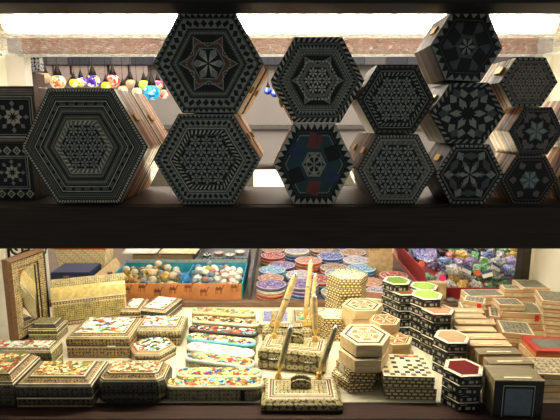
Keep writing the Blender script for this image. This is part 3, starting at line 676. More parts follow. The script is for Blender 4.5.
# ------------------------------------------------------------------ hexagonal coaster and box stacks, middle
LAT = lattice('ivory basket lattice', rgb(250, 240, 192), rgb(240, 224, 160), rgb(120, 88, 44), .013, .0093, .0024)
LATD = lattice('straw basket lattice', rgb(240, 224, 172), rgb(224, 204, 146), rgb(96, 72, 40), .013, .0076, .002)
CHK = None
def chk():
    m, t, b = nt('mosaic checker top')
    ck = N(t, 'ShaderNodeTexChecker', Scale=120.0, Color1=rgb(246, 236, 196), Color2=rgb(60, 50, 40)); t.links.new(coords(t, 'UV'), ck.inputs['Vector'])
    vo = N(t, 'ShaderNodeTexVoronoi', Scale=120.0, Randomness=0.0); t.links.new(coords(t, 'UV'), vo.inputs['Vector'])
    sp = t.nodes.new('ShaderNodeSeparateColor'); t.links.new(vo.outputs['Color'], sp.inputs[0])
    r = ramp(t, [(0, (0, 0, 0, 1)), (.45, (1, 1, 1, 1))], 'CONSTANT'); t.links.new(sp.outputs[0], r.inputs[0])
    t.links.new(mix(t, r.outputs[0], rgb(246, 234, 190), ck.outputs[0]), b.inputs['Base Color'])
    return m
CHK = chk()
def hex_piece(name, label, loc, Rr, h, side, top, spec, mats, rot=0, sy=1.0, group=None, cat='box', layers=False):
    T = thing(name, label, cat, loc, D2R(rot), group)
    ol = [(hexp(k, Rr).x, hexp(k, Rr).y * sy) for k in range(6)]
    mm = [top, side] + mats
    hb = h * .6
    b = MB(); b.prism(ol, [(0, 1), (hb, 1)], 1, 1, 1); b.build('body', mm, T, bevel=.0008)
    b = MB(); b.prism(ol, [(hb + .0006, 1), (h - .0006, 1)], 1, 1, 0)
    inlay(b, lambda u, v, L: (u, v * sy, h - .0006 + .00015 * L), Rr, spec); b.build('lid', mm, T)
    return T
INSP = [('fill', .97, .0, 1, 2), ('tri', .95, .9, 14, 5), ('ring', .85, .74, 1, 3), ('dash', .69, .66, 9, 6), ('dash', .60, .38, 1, 5), ('fill', .33, 0, 1, 3), ('rosettes', .33, 0, 1, 2)]
INM = [IVORY, BLACKI, flat('honey marquetry', rgb(236, 206, 140), .35), flat('orange marquetry', rgb(206, 126, 62), .35), flat('walnut marquetry', rgb(150, 92, 56), .35)]
INB = [IVORY, BLACKI, flat('pale marquetry', rgb(240, 226, 180), .35), flat('walnut marquetry', rgb(150, 92, 56), .35), flat('walnut marquetry', rgb(150, 92, 56), .35)]
TRSP = [('fill', .97, 0, 1, 2), ('tri', .95, .88, 8, 5), ('ring', .84, .75, 1, 3), ('tri', .70, .25, 1, 5), ('fill', .3, 0, 1, 3), ('petal', .3, 0, 1, 2)]
CKSP = [('ring', .98, .84, 1, 2), ('dash', .97, .86, 7, 3)]
ORD = ['bottom', 'second', 'third', 'fourth', 'fifth', 'sixth', 'seventh']
def stack(n, fn):
    for i in range(n): fn(i, ('topmost' if i == n - 1 else 'bottom' if i == 0 else ORD[i] + ' from bottom'))
# C1: tall pale lattice stack
Yc = 1.56; Xc = x_of(346.5, Yc, .07)
stack(5, lambda i, w: hex_piece('coaster_box', 'ivory lattice hexagonal box %s in the tall pale stack by the plates' % w, (Xc + (-.006, -.003, .001, -.002, .003)[i], Yc + (0, -.004, .003, -.003, .002)[i], .0003 + i * .0287), .068, .028, LAT, CHK, CKSP, [IVORY, BLACKI], (4, -6, 3, 8, 0)[i]))
# C2: smaller lattice stack in front of it
Y2 = 1.40; X2 = x_of(333, Y2, .07)
stack(3, lambda i, w: hex_piece('coaster_box', 'straw lattice hexagonal box %s in the low stack beside the upright pen' % w, (X2 + (0, .003, -.002)[i], Y2, .0003 + i * .0237), .05, .023, LATD, CHK, CKSP, [IVORY, BLACKI], (0, 7, -5)[i]))
# C3: box with walnut inlay behind the stack
Y3 = 1.372; X3 = x_of(362, Y3, .1)
stack(4, lambda i, w: hex_piece('marquetry_box', 'hexagonal box with walnut inlay %s in the pile behind the orange inlaid one' % w, (X3 + (0, .003, -.002, 0)[i], Y3, .0003 + i * .0277), .06, .027, PALEW, IVORY, INSP, INB, (0, 3, -3, 2)[i], .95))
# C4/C5/C6 front stack
Y4 = 1.136; X4 = x_of(363, Y4, .06)
stack(2, lambda i, w: hex_piece('coaster_box', 'straw lattice hexagonal box %s under the orange inlaid hexagons' % w, (X4 + (-.018, -.006)[i], Y4 + .002, .0003 + i * .0268), .060, .0262, LATD, CHK, CKSP, [IVORY, BLACKI], (5, -4)[i], 1.1))
stack(2, lambda i, w: hex_piece('marquetry_box', ('hexagonal box with dark rimmed lid carrying the orange inlaid hexagon' if i == 0 else 'hexagonal box with orange inlay and black rim topping the front pile'), (X4 + (.001, .006)[i], Y4 + (0, .014)[i], .0540 + i * .0325), .0625, .032, PALEW, IVORY, INSP, INM, (0, 0)[i], 1.12))
o = MB(); o.box(-.007, .007, -.0004, .0004, 0, .016); o = o.build('price_tag', flat('white card', rgb(248, 246, 240), .5, var=0), loc=(X4 - .0605, Y4 - .052, .0540), rotz=D2R(-50))
tag(o, 'small white price card leaning on the hexagonal pile beside the upright pen', 'tag')
# C8 star topped hexagons
for (px, py, zt, n_, nm) in ((385, 319, .098, 3, 'behind'), (397, 338, .072, 2, 'in front')):
    Yx = at_z(px, py, zt)[1]; Xx = x_of(px, Yx, zt); hh = zt / n_
    stack(n_, lambda i, w: hex_piece('marquetry_box', 'hexagonal triangle inlay box %s in the twin pile %s by black edged boxes' % (w, nm), (Xx + (.002, -.002, 0)[i], Yx, .0003 + i * hh), .043, hh - .0007, PALEW, IVORY, TRSP, [flat('pale marquetry', rgb(240, 226, 180), .35), BLACKI, IVORY, flat('walnut marquetry', rgb(150, 92, 56), .35)], (0, 6, 3)[i]))
# C7 brown topped box
def plain_box(name, label, loc, w, d, h, rot, side, lidm, top, bord=.006, tagm=None, group=None, cat='box', tagx=.2):
    T = thing(name, label, cat, loc, D2R(rot), group)
    mm = [side, lidm, top, STRIPE, PALEL]
    b = MB(); b.prism(rect(w, d), [(0, 1), (h * .08, 1), (h * .5, 1), (h * .6, 1)], [1, 4 if lidm is OCR else 0, 1], 0, 0); b.build('body', mm, T, bevel=.0006)
    def rg(k, z): return [(x * (1 - 2 * k / w), y * (1 - 2 * k / d), z) for x, y in rect(w, d)]
    b = MB(); z = h * .6 + .0006
    b.loft([rg(0, z), rg(0, h - .003), rg(0, h - .0015), rg(.001, h - .0015), rg(bord, h - .001), rg(bord + .0015, h - .001)], [0 if lidm is OCR else 1, 1, 1, 4 if lidm is OCR else 1, 3], 0, 2); b.build('lid', mm, T)
    if tagm:
        b = MB(); b.box(w * tagx - .006, w * tagx + .006, -d / 2 - .0012, -d / 2 - .0002, h * .3, h * .85); b.build('sticker', tagm, T)
    return T
Y7 = 1.56
plain_box('marquetry_box', 'tan box with brown lid between the tall pale stack and the green lids', (x_of(377, Y7, .06), Y7 + .03, .0003), .082, .075, .058, -14, PALEW, IVORY, flat('walnut marquetry', rgb(150, 92, 56), .35), .008)
# C9 chequered square boxes
Y9 = 1.048; X9 = x_of(411, Y9, .05)
LATS = lattice('square lattice sides', rgb(252, 240, 196), rgb(240, 224, 170), rgb(126, 100, 62), .015, .0093, .0022)
for i, (dx, dy, rr, lab) in enumerate(((.004, 0, -2, 'straw lattice square box under the chequered lid'), (0, .004, -3, 'straw square box with black and ivory chequered lid at the deck edge'))):
    T = thing('chequered_box', lab, 'box', (X9 + dx, Y9 + .056 + dy, .0003 + i * .0285), D2R(rr))
    w = .118; h = .028
    b = MB(); b.prism(rect(w, w * .93), [(0, 1), (h * .6, 1)], 0, 0, 0); b.build('body', [LATS], T, bevel=.0008)
    b = MB(); b.prism(rect(w, w * .93), [(h * .6 + .0006, 1), (h, 1)], 0, 0, 1)
    n = 9
    for a in range(n):
        for c in range(n):
            u0 = -w / 2 + .004 + (w - .008) * a / n; v0 = (-w / 2 + .004 + (w - .008) * c / n) * .93; s = (w - .008) / n
            m = 2 if (a in (0, n - 1) or c in (0, n - 1)) and (a + c) % 2 else 3 if (a + c) % 2 and random.random() < .8 else 4 if random.random() < .06 else 1
            b.face([(u0, v0, h + .0003), (u0 + s, v0, h + .0003), (u0 + s, v0 + s * .93, h + .0003), (u0, v0 + s * .93, h + .0003)], m)
    b.build('lid', [LATS, IVORY, flat('brown chequer', rgb(120, 80, 50), .35), BLACKI, flat('orange marquetry', rgb(206, 126, 62), .35)], T)

# ------------------------------------------------------------------ black edged hexagonal boxes with coloured lids
RIMW = flat('white shell rim', rgb(236, 228, 206), .3)
def lacq(name, c): return flat(name, c, .12, var=.05, vs=30)
GRN, GRN2, PNK, RED, BRN = lacq('green lid lacquer', rgb(128, 160, 74)), lacq('bright green lid lacquer', rgb(166, 206, 92)), lacq('salmon lid lacquer', rgb(208, 158, 124)), lacq('dark red lid lacquer', rgb(112, 38, 38)), lacq('brown lid lacquer', rgb(158, 92, 60))
def black_hex(label, loc, Rr, h, top, rot=0, group=None):
    T = thing('lacquer_hexagon_box', label, 'box', loc, D2R(rot), group)
    ol = [(hexp(k, Rr).x, hexp(k, Rr).y) for k in range(6)]
    mm = [BLACKI, RIMW, top, BONE2]
    def bands(b, z0, z1, n):
        for k in range(6):
            for i in range(n):
                a, c = edge(k, (i + .12) / n, Rr * 1.003), edge(k, (i + (.8 if i % 2 else .45)) / n, Rr * 1.003)
                b.face([(a.x, a.y, z0), (c.x, c.y, z0), (c.x, c.y, z1), (a.x, a.y, z1)], 3)
    hb = h * .58
    b = MB(); b.prism(ol, [(0, 1), (hb, 1)], 0, 0, 0); bands(b, hb * .26, hb * .8, 3); b.build('body', mm, T)
    b = MB(); b.prism(ol, [(hb + .0006, 1), (h - .0016, 1), (h - .0008, .985)], [0, 1], 0, 1); bands(b, hb + h * .08, hb + h * .15, 1)
    inlay(b, lambda u, v, L: (u, v, h - .0008 + .0003 * L), Rr, [('ring', .985, .78, 1, 1), ('fill', .79, 0, 1, 0), ('fill', .765, 0, 1, 2), ('corner', .95, .84, 1, 0)]); b.build('lid', mm, T)
    return T
cols = [ # px, py of lid centre, z top, n, lid, R, words
    (397, 280, .150, 6, GRN, .046, 'dark green lid pile by tall pale stack'),
    (424, 285.5, .135, 6, GRN2, .046, 'green lid pile at cardboard corner'),
    (404, 291, .128, 5, BRN, .040, 'brown lid pile behind salmon lid'),
    (427, 294, .150, 6, GRN2, .0475, 'brightest green lid pile'),
    (438, 308.5, .123, 5, PNK, .0475, 'salmon lid pile'),
    (452, 336, .094, 4, PNK, .0475, 'pale pink lid pile by tan row'),
    (463.5, 367, .086, 4, RED, .0475, 'dark red lid pile'),
]
for px, py, zt, n_, lm, Rr, wd in cols:
    Yx = at_z(px, py, zt)[1]; Xx = x_of(px, Yx, zt); hh = zt / n_
    for i in range(n_):
        top = i == n_ - 1
        w = 'topmost' if top else 'bottom' if i == 0 else ORD[i] + ' from bottom'
        black_hex('black edged hexagon box, %s in %s' % (w, wd), (Xx + (0 if top else random.uniform(-.003, .003)), Yx + (0 if top else random.uniform(-.003, .003)), .0003 + i * hh), Rr, hh - .0005, lm, random.uniform(-4, 4) + 2)

# ------------------------------------------------------------------ row of boxes standing on edge
FRONTP = flat('blue grey lid panel', rgb(104, 116, 132), .35)
hingey = [(518, 378), (510, 361.5), (499, 352), (490, 344), (485, 337), (476.5, 329.7), (476, 322.5), (467, 316.5), (466, 311)]
EDGEW = ['at the deck edge showing its dark lid'] + ['%s from the deck edge' % s for s in ('second', 'third', 'fourth', 'fifth', 'sixth', 'seventh', 'eighth', 'ninth')]
for i, (px, py) in enumerate(hingey):
    zt = (.088, .080, .076)[i] if i < 3 else .074; Yh = at_z(px, py, zt)[1]
    Wd = .107; yb_ = (.058 if i == 0 else .025); yl_ = .010
    T = thing('trinket_box', 'tan box standing on edge in the row, %s' % EDGEW[i], 'box', (x_of(px, Yh, zt), Yh, .0003), D2R(random.uniform(-2, 2)), 'tan boxes standing on edge')
    mm = [PALEW if i > 2 else wood('olive tan wood', rgb(116, 104, 78), rgb(150, 134, 102), .5), TANW, BLACKW, FRONTP, BONE]  # first three boxes get a darker olive tan
    zt -= .0005
    b = MB(); b.box(-Wd / 2, Wd / 2, .0005, yb_, 0, zt); b.build('body', mm, T, bevel=.001)
    b = MB(); y0 = -yl_
    b.box(-Wd / 2, Wd / 2, y0, -.0005, 0, zt, 0)
    def q(a, c, z0, z1, m, L): b.face([(a, y0 - L * .0003, z0), (c, y0 - L * .0003, z0), (c, y0 - L * .0003, z1), (a, y0 - L * .0003, z1)], m)
    if i: mm[2] = TANW
    q(-Wd / 2, Wd / 2, 0, zt - .003, 2, 1); q(-Wd * .32, Wd * .32, .0, zt * .86, 4, 2); q(-Wd * .31, Wd * .31, .0, zt * .84, 2, 3); q(-Wd * .27, Wd * .27, .004, zt * .78, 3, 4)
    b.build('lid', mm, T)
    b = MB(); b.box(-.03, .03, -.0028, .0028, zt, zt + .0016); b.build('hinge', flat('pale hinge strip', rgb(250, 242, 206), .3), T)

# ------------------------------------------------------------------ small mosaic-topped trinket boxes
MOS = khatam('grey mosaic lid', rgb(60, 54, 46), rgb(140, 132, 112), rgb(206, 198, 170), 90)
MOSG = khatam('grey green mosaic lid', rgb(92, 92, 76), rgb(150, 146, 122), rgb(176, 170, 142), 130)
MOSF = khatam('floral mosaic lid', rgb(120, 104, 76), rgb(206, 190, 150), rgb(240, 226, 186), 70)
REDT = flat('red sticker', rgb(216, 52, 36), .5, var=0)
def trinket(label, xl, xr, Y, z0, h, d, rot=0, top=MOS, tg=None, tagx=.2, bord=.006):
    w = x_of(xr, Y, z0 + h) - x_of(xl, Y, z0 + h)
    rt = D2R(rot); xm = (x_of(xl, Y, z0 + h) + x_of(xr, Y, z0 + h)) / 2
    return plain_box('trinket_box', label, (xm - math.sin(rt) * d / 2, Y + math.cos(rt) * d / 2, z0 + .0003), w, d, h - .0005, rot, PALEW, OCR, top, bord, REDT if tg else None, None, 'box', tagx)
# pile by the red tray
trinket('long low tan box lying at the foot of the red tray under another', 467, 505, 1.545, 0, .04, .07, 0, MOSG)
trinket('long low tan box with orange edge directly below the red tray', 469, 506, 1.54, .04, .034, .07, 2, MOSG)
trinket('plain tan box under the red tagged mosaic box', 462, 487, 1.458, 0, .042, .06, -4)
trinket('plain tan box midway under the red tagged mosaic box', 463, 487, 1.458, .042, .02, .06, -8)
trinket('little red tagged box with black star mosaic lid before the red tray', 464, 484, 1.452, .062, .026, .055, -26, MOS, True, .25)
# corner pile by the post
trinket('tan box lowest in the pile at the dark post', 507, 549, 1.53, 0, .036, .09, 0)
trinket('tan box second up in the pile at the dark post', 508, 549, 1.532, .036, .034, .09, -1)
trinket('wide box with grey green lid topping the pile at the dark post', 524, 550, 1.533, .070, .034, .088, -2, MOSG)
trinket('narrow box with mosaic lid in front on the pile at the dark post', 505, 523, 1.535, .070, .030, .045, -4, MOS)
# middle pile
trinket('tan box lowest in the pile with the large red tag', 504, 546, 1.395, 0, .036, .10, -5, MOSG)
trinket('broad tan box with red tag and grey lid beside the leaning stack', 503, 545, 1.40, .036, .036, .10, -7, MOSG, True, .3)
trinket('small pale box lying on the broad red tagged box', 500, 525, 1.415, .072, .020, .06, -3, MOS)
trinket('slanted tan box leaning behind the row of standing boxes', 490, 500, 1.40, 0, .062, .08, -20, MOS, True, -.1)
trinket('flat box with pale mosaic lid and red tag beside the standing row', 480, 496, 1.335, 0, .062, .055, -16, MOSF, True, .2)
trinket('tan box under the star mosaic box in front of the tagged pile', 504, 536, 1.262, 0, .04, .085, -10)
trinket('box with bright star mosaic lid in front of the tagged pile', 504, 534, 1.255, .04, .032, .09, -14, MOS)
trinket('low box with flat grey mosaic lid below the leaning stack', 530, 558, 1.215, 0, .05, .075, -4, MOSF)
for i in range(5):
    trinket('tan box %s in the stack leaning at the cream wall' % ('topmost' if i == 4 else 'bottom' if i == 0 else ORD[i] + ' from bottom'), 549 - i * 1.2, 588 - i * 1.2, 1.345, i * .0255, .0255, .10, -16, MOSG)
# front corner pile
trinket('floral mosaic box under the red framed one at the deck corner', 538, 575, 1.145, 0, .05, .10, 0, MOSF, True, -.3)
T = plain_box('trinket_box', 'flat box with bright red frame around grey glass lid', (x_of(566, 1.16, .07), 1.195, .0503), .150, .085, .022, -3, OCR, flat('red lacquer frame', rgb(206, 66, 54), .3), flat('grey glass', rgb(120, 118, 108), .15), .014)
trinket('grey shadowed box lowest at the deck corner beside the dark lid box', 537, 580, 1.052, 0, .032, .085, 2, MOSF)
trinket('floral topped box with orange front at the deck corner', 535, 580, 1.056, .032, .030, .085, -4, MOSF, True, -.35)

# ------------------------------------------------------------------ rear counter: navy box, basket, ring tray, plates, red tray
YR = 1.69
nb = thing('cardboard_box', 'navy blue cardboard box behind the golden chest', 'box', (x_of(69.5, YR, .06), YR + .07, .0004))
b = MB(); w = x_of(88, YR, .1) - x_of(49, YR, .1); NV = flat('navy card', rgb(30, 44, 84), .5)
b.prism(rect(w, .12), [(0, 1), (.10, 1)], 0, 0, 0); b.build('carton', NV, nb)
b = MB(); b.box(-w / 2 + .002, w / 2 - .002, -.058, .058, .1004, .103); b.build('lid_flap', NV, nb)
# woven basket
bk = thing('woven_basket', 'yellow woven straw basket with orange rim above the navy box', 'basket', (x_of(85, 1.92, .1), 1.93, .0004))
mw, t, p = nt('woven straw'); v = coords(t, 'UV')
br = N(t, 'ShaderNodeTexBrick', Scale=1.0, Color1=rgb(255, 246, 206), Color2=rgb(252, 236, 184), Mortar=rgb(214, 180, 116)); br.inputs['Brick Width'].default_value = .022; br.inputs['Row Height'].default_value = .009; br.inputs['Mortar Size'].default_value = .0012
t.links.new(v, br.inputs['Vector'])
wv = N(t, 'ShaderNodeTexWave', Scale=14.0, Distortion=0.0); wv.bands_direction = 'DIAGONAL'; t.links.new(v, wv.inputs['Vector'])
r = ramp(t, [(.985, (0, 0, 0, 1)), (.995, (1, 1, 1, 1))]); t.links.new(wv.outputs[0], r.inputs[0])
t.links.new(mix(t, r.outputs[0], br.outputs[0], rgb(216, 110, 50)), p.inputs['Base Color'])
ol = rect(.20, .11)
b = MB(); b.prism(ol, [(0, .8), (.140, 1.0)], 0, 0, None); b.prism(ol, [(.004, .79), (.140, .985)], 0, 0, None); b.build('wickerwork', mw, bk)
b = MB(); b.prism(ol, [(.140, 1.01), (.16, 1.05)], 0, None, None); b.prism(ol, [(.140, .985), (.16, 1.025)], 0, None, None); b.loft([[(x * 1.05, y * 1.05, .16) for x, y in ol], [(x * 1.025, y * 1.025, .16) for x, y in ol]], 0); b.build('rim_band', flat('orange straw', rgb(226, 120, 50), .6), bk)

# ring tray with camel print
xa, xb = x_of(103, 1.68, .07), x_of(242, 1.68, .07)
rtray = thing('trinket_tray', 'orange cardboard tray with camel print and turquoise inside behind the painted boxes', 'tray', ((xa + xb) / 2, 1.82, .0004))
w = xb - xa; d = .27; h = .066; CAMEL = flat('camel brown print', rgb(120, 66, 30), .6); ORC = flat('orange card', rgb(206, 136, 84), .6, vs=25); TUR = flat('turquoise card', rgb(44, 150, 176), .6, vs=20)
b = MB(); mm = [ORC, TUR, CAMEL, flat('patterned card edge', rgb(150, 160, 160), .6)]
b.box(-w / 2 + .003, w / 2 - .003, -d / 2 + .0045, d / 2 - .0055, 0, .030, 1)
b.box(-w / 2, w / 2, -d / 2, -d / 2 + .004, .004, h, 0)
def camel(b, cx, cz, s, y):
    parts = [[(-.5, .45), (-.3, .75), (-.1, .5), (.1, .75), (.3, .5), (.4, .45), (.4, .2), (-.5, .2)], [(-.5, .2), (-.42, .2), (-.42, -.3), (-.5, -.3)], [(-.3, .2), (-.22, .2), (-.22, -.3), (-.3, -.3)], [(.15, .2), (.23, .2), (.23, -.3), (.15, -.3)], [(.32, .2), (.4, .2), (.4, -.3), (.32, -.3)], [(.38, .4), (.5, .35), (.62, .8), (.8, .78), (.8, .9), (.55, .95)]]
    for q in parts: b.face([(cx + x * s, y, cz + z * s) for x, z in q], 2)
for i in range(9): camel(b, -w / 2 + w * (i + .5) / 9, .028 + .008 * ((i * 7) % 3), .027, -d / 2 - .0004)
b.build('front_panel', mm, rtray)
b = MB(); b.box(-w / 2, w / 2, d / 2 - .004, d / 2, .004, h + .012, 0); b.box(-w / 2, w / 2, d / 2 - .005, d / 2 - .0042, h, h + .012, 1); b.build('back_panel', [TUR, mm[3]], rtray)
for sx in (-1, 1):
    b = MB(); b.box(sx * w / 2 - .002, sx * w / 2 + .002, -d / 2, d / 2, .0, h); b.build('side_panel', TUR, rtray)
b = MB(); b.box(-.002 + w * .06, .002 + w * .06, -d / 2 + .005, d / 2 - .006, .0305, h - .004); b.build('divider', TUR, rtray)
b = MB(); b.loft([[(-w / 2 - .004, -d / 2, h * .3), (-w / 2 - .004, d / 2, h * .3), (-w / 2 - .001, d / 2, h * .3), (-w / 2 - .001, -d / 2, h * .3)], [(-w / 2 - .045, -d / 2, h + .02), (-w / 2 - .045, d / 2, h + .02), (-w / 2 - .042, d / 2, h + .02), (-w / 2 - .042, -d / 2, h + .02)]], 0, 0, 0); b.build('open_flap', flat('kraft card', rgb(206, 176, 130), .7), rtray)
# contents
def bead_proto(kind, mat, label, group):
    if kind == 'scarab':
        b = MB(); n = 10
        b.loft([[(.017 * math.cos(2 * math.pi * k / n) * s, .012 * math.sin(2 * math.pi * k / n) * s, z) for k in range(n)] for s, z in ((.75, 0), (1, .004), (.92, .010), (.6, .015), (.2, .017))], 0, 0, 0); nm = 'scarab_bead'
    elif kind == 'ring':
        b = MB(); n = 14; rings = []
        for j in range(n + 1):
            a = 2 * math.pi * j / n; rings.append([((.011 + .0028 * math.cos(q)) * math.cos(a), .0028 * math.sin(q), .0138 + (.011 + .0028 * math.cos(q)) * math.sin(a)) for q in (0, 1.26, 2.51, 3.77, 5.03)])
        b.loft(rings, 0); b.lathe([(.007, .024), (.008, .028), (.004, .033)], 0, 10, cap0=0, cap1=0); nm = 'finger_ring'
    else:
        b = MB(); b.lathe([(.003, 0), (.011, .003), (.0155, .013), (.011, .023), (.003, .026)], 0, 14, cap0=0, cap1=0); nm = 'round_bead'
    o = b.build(nm, mat, smooth=60); tag(o, label, 'bead' if kind != 'ring' else 'ring', group); return o
cx0, cy0 = (xa + xb) / 2, 1.82
specs = [('scarab', painting('white scarab glaze', rgb(246, 242, 232), [c_red, c_blk, W_, W_], 44, 160, .3), 'small white glazed scarab heaped in the turquoise ring tray', 'white scarabs', 60, .08, .48, 1),
         ('ring', GOLD, 'gold finger ring heaped in the turquoise ring tray', 'gold rings', 26, -.42, .02, 1),
         ('round', flat('olive brown bead', rgb(150, 116, 60), .35, vs=200), 'round olive brown bead in the turquoise ring tray beside gold rings', 'olive beads', 18, -.45, -.1, 1),
         ('round', flat('cream bead', rgb(226, 214, 186), .35), 'round cream bead in the turquoise ring tray beside gold rings', 'cream beads', 16, -.46, 0, 1),
         ('scarab', flat('grey blue scarab', rgb(120, 140, 160), .35, vs=200), 'small grey blue scarab in the turquoise ring tray', 'grey blue scarabs', 16, -.3, .3, 1),
         ('scarab', flat('pink brown scarab', rgb(190, 130, 110), .4, vs=200), 'small pinkish scarab in the turquoise ring tray', 'pinkish scarabs', 8, .12, .46, 1)]
random.seed(5)
spots = []
for kind, m, lab, grp, cnt, u0, u1, _ in specs:
    pr = None
    for k in range(cnt):
        for tries in range(90):
            x = cx0 + w * random.uniform(u0, u1); x = min(max(x, cx0 - w / 2 + .022), cx0 + w / 2 - .022); y = cy0 + random.uniform(-d / 2 + .024, d / 2 - .024)
            if abs(x - cx0 - w * .06) < .022: continue
            z = .031
            for (a, c, zz) in spots:
                if math.hypot(a - x, c - y) < .023: z = max(z, zz + random.uniform(.012, .017))
            if z < .068: break
        else: continue
        spots.append((x, y, z))
        if pr is None: pr = bead_proto(kind, m, lab, grp); o = pr
        else: o = pr.copy(); COL.objects.link(o)
        o.location = (x, y, z); o.rotation_euler = (random.uniform(-.15, .15), random.uniform(-.15, .15), random.uniform(0, 6.28))
for px, py, m, lab in ((166, 277, GOLD, 'large shiny gold globe bead in the ring tray'), (185, 279, flat('bright blue bead', rgb(60, 130, 210), .2), 'bright blue bead next to the gold globe in the ring tray'), (208, 271, flat('yellow green bead', rgb(190, 190, 70), .3), 'yellow green apple-like bead among white scarabs')):
    b = MB(); b.lathe([(.004, 0), (.016, .004), (.021, .018), (.016, .032), (.006, .037), (.004, .04)], 0, 16, cap0=0, cap1=0); Yb = at_z(px, py, .06)[1]
    tag(b.build('round_bead', m, smooth=60, loc=(x_of(px, Yb, .06), Yb, .042)), lab, 'bead')
# patterned tray of little dishes and papers behind
xa2, xb2 = x_of(197, 2.0, .06), x_of(247, 2.0, .06)
pt = thing('dish_tray', 'patterned box tray of small black and white dishes behind the ring tray', 'tray', ((xa2 + xb2) / 2, 2.10, .0004)); w2 = xb2 - xa2
PATC = khatam('patterned card', rgb(60, 66, 74), rgb(130, 140, 150), rgb(206, 210, 206), 60)
b = MB(); b.box(-w2 / 2, w2 / 2, -.12, .12, 0, .066); b.build('tray_block', flat('grey card', rgb(110, 112, 116), .6), pt)
b = MB()
for q in ((-w2 / 2, w2 / 2, -.123, -.12), (-w2 / 2, w2 / 2, .12, .123), (-w2 / 2 - .003, -w2 / 2, -.123, .123), (w2 / 2, w2 / 2 + .003, -.123, .123)): b.box(q[0], q[1], q[2], q[3], 0, .078)
b.build('rim_edging', PATC, pt)
def dish(label, px, py, Rr, m, z):
    Yb = at_z(px, py, z)[1]; b = MB(); b.lathe([(Rr * .5, 0), (Rr * .6, .001), (Rr, .012), (Rr * .97, .013), (Rr * .6, .004)], 0, 20, cap0=0, cap1=0)
    return tag(b.build('small_dish', m, smooth=50, loc=(x_of(px, Yb, z), Yb, z)), label, 'dish')
for i, (px, py, m, lab) in enumerate(((207, 257, glaze('black white glaze', rgb(40, 40, 44), [W_, c_blk, W_]), 'black and white dish at the cloth end of the dish tray'), (219, 255, flat('pinkish silver', rgb(190, 160, 150), .3), 'pinkish silver dish second in the dish tray'), (230, 257, glaze('silver glaze', rgb(180, 176, 166), [W_, c_blk, CR]), 'silver grey dish third in the dish tray'), (240, 254, flat('cream glaze', rgb(220, 210, 196), .2), 'cream dish beside the grey divider'))):
    dish(lab, px, py, .024, m, .0675)
dv = sbox('divider_board', x_of(248, 1.70, .05), x_of(248, 1.70, .05) + .012, 1.70, 2.45, .0004, .085, flat('grey divider', rgb(96, 94, 96), .6), None)
tag(dv, 'narrow grey divider board between the ring tray and the plates', 'divider')
for (px0, px1, Y0, z0, m, lab, rot) in ((124, 158, 2.00, .10, flat('white paper', rgb(240, 238, 228), .7), 'white paper sheet draped behind the ring tray near the basket', 2), (160, 197, 2.00, .10, flat('cream paper', rgb(238, 226, 190), .7), 'cream folded paper draped behind the ring tray near the dishes', -2)):
    xw = x_of(px1, Y0, z0) - x_of(px0, Y0, z0); b = MB(); n = 8
    rows = []
    for j in range(7):
        yy = .42 * j / 6; rows.append([(xw * (i / n - .5) + .1 * yy, yy, .004 + .006 * math.sin(i * 1.1 + j) * (j > 0) + .05 * (j / 6)) for i in range(n + 1)])
    for j in range(6):
        for i in range(n): b.face([rows[j][i], rows[j][i + 1], rows[j + 1][i + 1], rows[j + 1][i]])
    o = b.build('paper_sheet', m, smooth=80, loc=((x_of(px0, Y0, z0) + x_of(px1, Y0, z0)) / 2, Y0 - .03, z0 - .004), rotz=D2R(rot)); s = o.modifiers.new('thickness', 'SOLIDIFY'); s.thickness = .0012
    tag(o, lab, 'paper')
sb = sbox('carton', -.62, -.368, 1.99, 2.5, .0004, .088, flat('brown carton', rgb(150, 120, 84), .7), None); tag(sb, 'brown carton under the papers behind the ring tray', 'box')

# plates ------------------------------------------------------------
G = {'blue': ((rgb(60, 100, 176)), [rgb(206, 210, 222), rgb(36, 66, 150), rgb(180, 84, 74)], rgb(70, 110, 180)),
     'lblue': ((rgb(110, 176, 206)), [rgb(226, 226, 222), rgb(54, 100, 170), rgb(196, 76, 58)], rgb(90, 170, 200)),
     'red': ((rgb(180, 84, 76)), [rgb(216, 200, 190), rgb(130, 44, 46), rgb(70, 90, 160)], rgb(190, 90, 60)),
     'orange': ((rgb(196, 140, 110)), [rgb(226, 206, 180), rgb(120, 130, 150), rgb(180, 80, 60)], rgb(206, 104, 64)),
     'purple': ((rgb(124, 110, 170)), [rgb(206, 194, 212), rgb(70, 60, 130), rgb(180, 96, 110)], rgb(110, 90, 140)),
     'teal': ((rgb(90, 170, 170)), [rgb(220, 230, 226), rgb(40, 90, 110), rgb(200, 130, 110)], rgb(40, 150, 150)),
     'pale': ((rgb(176, 176, 190)), [rgb(90, 104, 170), rgb(226, 190, 170), rgb(150, 110, 130)], rgb(226, 226, 206)),
     'tan': ((rgb(160, 126, 96)), [rgb(206, 190, 166), rgb(150, 90, 70), rgb(110, 130, 150)], rgb(180, 130, 90))}
WORDC = {'blue': 'blue', 'lblue': 'sky blue', 'red': 'red', 'orange': 'orange rimmed', 'purple': 'purple', 'teal': 'teal', 'pale': 'pale multicoloured', 'tan': 'tan'}
PLM = {}
